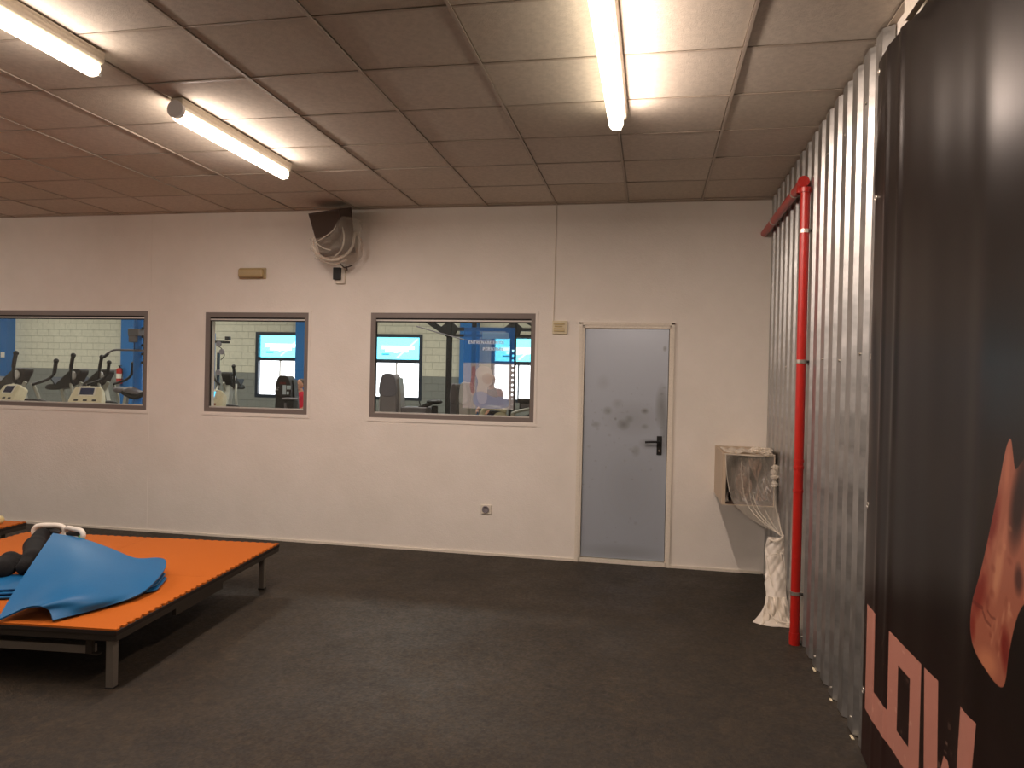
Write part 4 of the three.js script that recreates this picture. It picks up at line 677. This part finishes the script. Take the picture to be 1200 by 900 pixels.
weightTower('pale slim weight tower with a lettered strip, left of the person in the third window', [-3.43, 0, -3.0], 0.0, { w: 0.17, h: 1.54, front: std({ color: 0xcfc4c0, roughness: 0.45, map: rep(grainTex, 2) }), side: M.silver, cap: M.silver });
weightTower('grey slim weight tower just right of the black rig post in the third window', [-3.82, 0, -3.9], 0.0, { w: 0.14, h: 1.51, front: M.midGrey, side: M.midGrey, cap: M.midGrey });
{
  const t = thing('seated_bench', 'low dark machine with silver slats beside the silver weight tower', 'exercise machine', [-4.10, 0, -2.95]);
  part('housing', [rbox(0.36, 0.12, 0.3, 0, 1.14, 0, 0.02), rbox(0.34, 0.06, 0.28, 0, 1.0, 0, 0.01)], M.midGrey, t);
  part('slat', rbox(0.26, 0.018, 0.03, -0.05, 1.10, 0.155, 0.004), M.silver, t); part('slat', rbox(0.22, 0.018, 0.03, 0.0, 1.045, 0.15, 0.004), M.silver, t);
  part('stand', [rbox(0.06, 1.0, 0.06, -0.15, 0.5, 0), rbox(0.06, 1.0, 0.06, 0.15, 0.5, 0), rbox(0.36, 0.06, 0.5, 0, 0.03, 0)], M.midGrey, t);
  part('round_pad', new THREE.SphereGeometry(1, 24, 14).scale(0.11, 0.035, 0.1).translate(0.25, 1.275, 0.02), M.black, t);
  part('back_pad', rbox(0.085, 0.2, 0.06, 0.25, 1.12, 0.0, 0.02), M.black, t);
  part('lever', [bar(V(0.05, 1.18, 0.05), V(0.22, 1.26, 0.05), 0.03), bar(V(0.06, 1.18, 0.0), V(0.03, 1.28, 0.0), 0.008), bar(V(0.22, 0.05, 0), V(0.31, 1.02, 0), 0.03)], M.charcoal, t);
}
{
  const t = thing('arm_machine', 'cream curved lever arms of a machine in front of the person in the third window', 'exercise machine', [-3.05, 0, -3.0]);
  part('lever_arm', tube([[-0.16, 0.9, 0.1], [-0.14, 1.12, 0.1], [-0.08, 1.21, 0.1], [0.05, 1.215, 0.1], [0.19, 1.18, 0.1]], 0.032, 36, 10), M.cream, t);
  part('lever_arm', tube([[0.02, 0.9, 0.12], [0.03, 1.08, 0.12], [0.08, 1.135, 0.12], [0.17, 1.13, 0.12], [0.22, 1.05, 0.12]], 0.026, 30, 10), M.cream, t);
  part('pad', [rbox(0.22, 0.05, 0.1, 0.06, 1.16, 0.02, 0.02), rbox(0.14, 0.1, 0.1, -0.02, 1.06, 0.02, 0.02)], M.black, t);
  part('stand', [rbox(0.1, 0.95, 0.1, -0.15, 0.475, 0.05), rbox(0.1, 0.95, 0.1, 0.03, 0.475, 0.05), rbox(0.36, 0.06, 0.5, -0.02, 0.03, 0)], M.paleGrey, t);
}
{
  const t = thing('treadmill', 'dark treadmill console at the right end of the third window', 'treadmill', [-2.62, 0, -3.0], -0.1);
  part('console', [rbox(0.22, 0.06, 0.12, 0.01, 1.32, 0, 0.02), rbox(0.2, 0.12, 0.06, 0.01, 1.26, -0.03, 0.01)], M.charcoal, t);
  part('display', rbox(0.13, 0.06, 0.02, 0.01, 1.25, 0.01, 0.004), M.midGrey, t);
  part('side_rail', tube([[-0.16, 1.15, 0.1], [-0.05, 1.19, 0.1], [0.08, 1.22, 0.08], [0.16, 1.27, 0.05]], 0.02, 24, 8), M.paleGrey, t);
  part('side_rail', tube([[-0.14, 1.06, 0.2], [-0.02, 1.10, 0.2], [0.1, 1.13, 0.16], [0.17, 1.17, 0.1]], 0.026, 24, 8), M.charcoal, t);
  part('upright', [beam(V(-0.15, 0.1, 0.1), V(-0.14, 1.15, 0.1), 0.05, 0.06), beam(V(0.17, 0.1, 0.05), V(0.16, 1.25, 0.05), 0.05, 0.06)], M.paleGrey, t);
  part('running_deck', rbox(0.42, 0.14, 1.4, 0.06, 0.09, -0.5, 0.02), M.charcoal, t);
}
{ // training rig of black steel posts and beams
  const t = thing('training_rig', 'black steel training rig with tall posts and top beams behind the third window', 'rig', [-4.53, 0, -6]);
  part('post', rbox(0.09, 4.3, 0.09, 0, 2.15, 0, 0.006), M.black, t);
  const hs = poly([[-0.05, 0], [0.05, 0], [0.05, 4.3], [-0.05, 4.3]]); for (let y = 0.9; y < 2.1; y += 0.085) { const p = new THREE.Path(); p.absarc(0, y, 0.021, 0, Math.PI * 2, true); hs.holes.push(p); }
  const pg = new THREE.ExtrudeGeometry(hs, { depth: 0.012, bevelEnabled: false, curveSegments: 10 }); pg.translate(1.15, 0, -0.006); part('post', [pg, lim(1.10, 1.112, 0, 4.3, -0.05, 0.05), lim(1.188, 1.2, 0, 4.3, -0.05, 0.05)], M.black, t, 'perforated black post');
  part('post', rbox(0.09, 4.3, 0.09, 2.3, 2.15, 0, 0.006), M.black, t);
  part('post', rbox(0.08, 4.3, 0.08, 0.2, 2.15, -1, 0.006), M.black, t);
  part('top_beam', lim(0, 2.3, 2.43, 2.49, -0.03, 0.03), M.black, t); part('top_beam', lim(0, 2.3, 2.325, 2.37, -0.03, 0.03), M.black, t); part('top_beam', lim(-3, 2.3, 2.70, 2.78, -0.03, 0.03), M.black, t);
  part('brace', [beam(V(-0.52, 2.68, 0), V(-0.02, 2.36, 0), 0.10, 0.05)], M.black, t); part('brace', beam(V(1.3, 2.62, 0), V(1.75, 2.40, 0), 0.035, 0.04), M.black, t); part('brace', beam(V(1.75, 2.4, 0), V(2.25, 2.66, 0), 0.035, 0.04), M.black, t);
  for (const gx of [0, 1.15]) part('gusset', extrude(poly([[gx - 0.16, 2.49], [gx, 2.62], [gx + 0.16, 2.49], [gx + 0.1, 2.36], [gx, 2.30], [gx - 0.1, 2.36]]), 0.07, 0.004).translate(0, 0, -0.035), M.black, t);
  part('hanging_cable', tube([[-0.6, 2.5, 0.06], [0.05, 2.33, 0.07], [0.4, 2.26, 0.07], [0.9, 2.34, 0.06]], 0.012, 30, 6), M.midGrey, t);
}
{
  const t = thing('wall_sign', 'small white sign with a red border on the far gym wall', 'sign', [-16.72, 2.25, -12.985]);
  part('sign_plate', rbox(0.13, 0.26, 0.01, 0, 0, 0.005, 0.003, 1), std({ color: 0xb52f45, roughness: 0.5 }), t); part('sign_face', lim(-0.042, 0.042, -0.10, 0.10, 0.010, 0.013), M.trimWhite, t);
}
{
  const t = thing('fire_extinguisher', 'red fire extinguisher with a pale label by the blue pillar of the gym', 'extinguisher', [-16.55, 1.20, -12.62]);
  part('cylinder', [cyl(0.085, 0.085, 0.42, 0, 0.21, 0, 'y', 22), new THREE.SphereGeometry(0.085, 20, 10).scale(1, 0.5, 1).translate(0, 0.42, 0)], M.red, t);
  part('valve', [cyl(0.022, 0.022, 0.08, 0, 0.49, 0), rbox(0.12, 0.02, 0.03, 0.02, 0.53, 0, 0.005, 1)], M.black, t);
  part('label_band', cyl(0.0865, 0.0865, 0.14, 0, 0.22, 0, 'y', 22), M.trimWhite, t); part('hose', tube([[0.02, 0.5, 0.02], [0.12, 0.42, 0.03], [0.11, 0.2, 0.03], [0.09, 0.1, 0.02]], 0.012, 20, 8), M.black, t);
  part('hanger', rbox(0.08, 0.3, 0.12, 0, 0.3, -0.13, 0.005, 1), M.charcoal, t);
}

// two people in the hall
function person(label, pos, ry, o) {
  const t = thing('person', label, 'person', pos, ry), y0 = o.hip - 0.90, sit = o.sit;
  const hipY = o.hip, sh = hipY + 0.50, neck = hipY + 0.56, head = hipY + 0.71, lean = o.lean || 0; // local +z is where the figure faces
  const hw = 0.17, L = (y) => lean * Math.max(0, y - hipY);
  const J = {};
  for (const s of [-1, 1]) {
    J['h' + s] = [s * 0.085, hipY - 0.02, 0]; J['k' + s] = sit ? [s * 0.12, hipY - 0.01, 0.42] : [s * 0.10, hipY * 0.53, 0.02]; J['a' + s] = sit ? [s * 0.12, 0.09, 0.40] : [s * 0.10, 0.09, -0.02]; J['t' + s] = [J['a' + s][0] * 1.1, 0.035, J['a' + s][2] + 0.16];
    J['s' + s] = [s * hw, sh, L(sh)]; J['e' + s] = [s * (hw + 0.07), sh - 0.28, L(sh - 0.28) + 0.05]; J['w' + s] = [s * (hw - 0.02), sh - 0.36, L(sh) + 0.28];
  }
  const bones = [[[0, hipY, 0], [0, hipY + 0.25, L(hipY + 0.25)], 0.125, 0.12, [1.2, 1, 0.85]], [[0, hipY + 0.25, L(hipY + 0.25)], [0, sh - 0.06, L(sh - 0.06)], 0.12, 0.13, [1.25, 1, 0.85]], [[-hw + 0.02, sh - 0.03, L(sh)], [hw - 0.02, sh - 0.03, L(sh)], 0.06, 0.06], [[0, sh, L(sh)], [0, neck + 0.04, L(neck) + 0.01], 0.058, 0.052]];
  const shirt = bones.slice(0, 3).map(([a, b, ra, rb, q]) => [a, b, ra + 0.012, rb + 0.012, q]), legs = [];
  for (const s of [-1, 1]) {
    const k = (n) => J[n + s];
    bones.push([k('h'), k('k'), 0.085, 0.056], [k('k'), k('a'), 0.055, 0.036], [k('a'), k('t'), 0.04, 0.03], [k('s'), k('e'), 0.047, 0.038], [k('e'), k('w'), 0.038, 0.027]);
    shirt.push([k('s'), k('e').map((v, i) => v * 0.8 + k('s')[i] * 0.2), 0.060, 0.056]); legs.push([[0, hipY, 0], k('h'), 0.12, 0.105], [k('h'), k('k'), 0.098, 0.072], [k('k'), k('a'), 0.070, 0.058]);
  }
  const hc = [0, head, L(head) + 0.02];
  const face = blob([[[hc[0], hc[1] + 0.035, hc[2] - 0.012], hc, 0.086, 0.078, [0.9, 1.05, 1.08]], [hc, [hc[0], hc[1] - 0.075, hc[2] + 0.045], 0.066, 0.04, [0.95, 1, 1]], [[0, hc[1] + 0.005, hc[2] + 0.085], [0, hc[1] - 0.028, hc[2] + 0.108], 0.010, 0.015], [[-0.022, hc[1] - 0.058, hc[2] + 0.088], [0.022, hc[1] - 0.058, hc[2] + 0.088], 0.008, 0.008], [[-0.084, hc[1] + 0.012, hc[2] - 0.005], [-0.086, hc[1] - 0.03, hc[2]], 0.017, 0.012, [0.6, 1, 1]], [[0.084, hc[1] + 0.012, hc[2] - 0.005], [0.086, hc[1] - 0.03, hc[2]], 0.017, 0.012, [0.6, 1, 1]], [[-0.05, hc[1] + 0.022, hc[2] + 0.078], [0.05, hc[1] + 0.022, hc[2] + 0.078], 0.010, 0.010]], 72, 0.018, 0.02);
  const hands = [];
  for (const s of [-1, 1]) {
    const w = J['w' + s], f = [], d = [-s * 0.25, -0.25, 0.93];
    const at = (a, b, c) => [w[0] + d[0] * a + s * b * 0.97, w[1] + d[1] * a + c - 0.1 * b, w[2] + d[2] * a + s * b * 0.1];
    f.push([at(0, 0, 0), at(0.07, 0, 0), 0.026, 0.032, [1, 0.6, 1]]);
    [[-0.028, 0.068], [-0.009, 0.078], [0.010, 0.074], [0.028, 0.058]].forEach(([b, l]) => f.push([at(0.075, b, 0), at(0.075 + l * 0.55, b * 1.1, -0.008), 0.0095, 0.0088], [at(0.075 + l * 0.55, b * 1.1, -0.008), at(0.07 + l, b * 1.1, -0.03), 0.0088, 0.0075]));
    f.push([at(0.02, -0.028, 0), at(0.06, -0.055, -0.008), 0.012, 0.010], [at(0.06, -0.055, -0.008), at(0.085, -0.06, -0.016), 0.010, 0.008]); hands.push(blob(f, 56, 0.008, 0.012));
  }
  part('body', [blob(bones, 104, 0.05, 0.04), face, ...hands], M.skin, t);
  part('shirt', blob(shirt, 80, 0.05, 0.04), o.shirt, t);
  part('trousers', blob(legs, 80, 0.05, 0.04), M.charcoal, t);
  for (const s of [-1, 1]) part('shoe', blob([[J['a' + s].map((v, i) => i === 1 ? 0.05 : v - (i === 2 ? 0.05 : 0)), [J['t' + s][0], 0.04, J['t' + s][2] + 0.03], 0.046, 0.038]], 28, 0.02, 0.02), M.black, t);
  for (const s of [-1, 1]) part('eye', new THREE.SphereGeometry(0.010, 12, 8).translate(s * 0.031, hc[1] + 0.004, hc[2] + 0.083), M.gasket, t);
  if (o.glasses) part('glasses', [-1, 1].flatMap((s) => [new THREE.TorusGeometry(0.021, 0.003, 6, 18).translate(s * 0.031, hc[1] + 0.004, hc[2] + 0.098), bar(V(s * 0.05, hc[1] + 0.006, hc[2] + 0.095), V(s * 0.086, hc[1] + 0.012, hc[2]), 0.0025)]).concat([bar(V(-0.011, hc[1] + 0.006, hc[2] + 0.1), V(0.011, hc[1] + 0.006, hc[2] + 0.1), 0.003)]), M.black, t);
  if (o.hair) part('hair', blob([[[0, hc[1] + 0.052, hc[2] - 0.03], [0, hc[1] + 0.03, hc[2] - 0.045], 0.083, 0.082, [0.97, 1, 1.05]]], 32, 0.01, 0.02), o.hair, t);
  return t;
}
person('bald person in glasses and a dark shirt, looking down, behind the third window', [-4.04, 0, -7.5], -0.35, { hip: 0.84, lean: 0.12, shirt: std({ color: 0x37324a, roughness: 0.8, map: rep(grainTex, 4) }), glasses: true });
person('person in a bright red shirt sitting at the right edge of the small window', [-8.37, 0, -8.0], -0.5, { hip: 0.66, sit: true, shirt: std({ color: 0xd8203c, roughness: 0.8, map: rep(grainTex, 4) }), hair: std({ color: 0x5a4a40, roughness: 0.8 }) });
{
  const t = thing('weight_bench', 'padded bench that the person in the red shirt sits on', 'bench', [-8.37, 0, -8.05], -0.5);
  part('bench_pad', rbox(0.42, 0.07, 0.5, 0, 0.51, 0, 0.02), M.black, t); for (const [x, z] of [[-0.17, -0.2], [0.17, -0.2], [-0.17, 0.2], [0.17, 0.2]]) part('leg', rbox(0.04, 0.475, 0.04, x, 0.2375, z, 0.004), M.midGrey, t);
}
{
  const t = thing('side_machine', 'low dark machine with a flat top in front of the person in the red shirt', 'exercise machine', [-5.74, 0, -2.55]);
  part('top_shelf', rbox(0.17, 0.025, 0.16, 0.0, 1.275, 0, 0.008), M.midGrey, t); part('body_panel', rbox(0.13, 1.24, 0.14, 0.01, 0.63, 0, 0.01), M.charcoal, t); part('upright', rbox(0.03, 1.2, 0.03, -0.02, 0.62, 0.085, 0.006), M.midGrey, t);
}

// translucent advertising film stuck on the third window
{
  const t = thing('window_poster', 'see-through blue and white film poster stuck on the third window', 'poster', [-2.458, 1.70, -0.019]);
  const W = 0.475, HH = 0.742;
  const pr = canvasTex(384, 600, (c, w, h) => {
    c.clearRect(0, 0, w, h);
    c.fillStyle = 'rgba(24,120,205,0.40)'; c.fillRect(0, 0, w, 262);
    c.fillStyle = 'rgba(190,215,240,0.40)'; c.fillRect(140, 36, 200, 48);
    c.fillStyle = 'rgba(255,255,255,0.85)'; c.font = 'bold 32px sans-serif'; c.textAlign = 'right'; c.fillText('ENTRENAMIENTO', 304, 122); c.fillText('PERSONAL', 304, 170);
    c.fillStyle = 'rgba(226,222,228,0.28)'; c.fillRect(0, 262, w, h - 262);
    const B = (col, pts) => { c.fillStyle = col; c.beginPath(); const n = pts.length; c.moveTo((pts[0][0] + pts[n - 1][0]) / 2, (pts[0][1] + pts[n - 1][1]) / 2); for (let i = 0; i < n; i++) { const q = pts[(i + 1) % n]; c.quadraticCurveTo(pts[i][0], pts[i][1], (pts[i][0] + q[0]) / 2, (pts[i][1] + q[1]) / 2); } c.fill(); };
    B('rgba(150,70,80,0.26)', [[62, 290], [92, 280], [96, 350], [80, 420], [92, 480], [70, 500], [50, 430], [66, 360]]);
    B('rgba(250,244,236,0.26)', [[110, 290], [190, 280], [230, 340], [220, 420], [180, 440], [190, 560], [120, 570], [100, 470], [120, 400], [90, 340]]);
    B('rgba(150,130,115,0.14)', [[140, 350], [200, 330], [232, 380], [200, 420], [150, 410]]);
    B('rgba(130,160,220,0.22)', [[70, 500], [140, 460], [230, 520], [300, 500], [360, 540], [340, 598], [90, 598]]);
    B('rgba(200,165,165,0.1)', [[240, 380], [290, 380], [320, 440], [300, 520], [260, 500]]);
  });
  const g = lim(-W / 2, W / 2, -HH / 2, HH / 2, -0.0008, 0.0008); const p = g.attributes.position, uv = g.attributes.uv; for (let i = 0; i < p.count; i++) uv.setXY(i, p.getX(i) / W + 0.5, p.getY(i) / HH + 0.5);
  part('printed_film', g, new THREE.MeshPhysicalMaterial({ color: 0xffffff, map: pr, transparent: true, roughness: 0.4, side: THREE.DoubleSide }), t);
}

scene.traverse((o) => { if (o.isMesh) { o.castShadow = true; o.receiveShadow = true; } });
renderer.render(scene, camera);
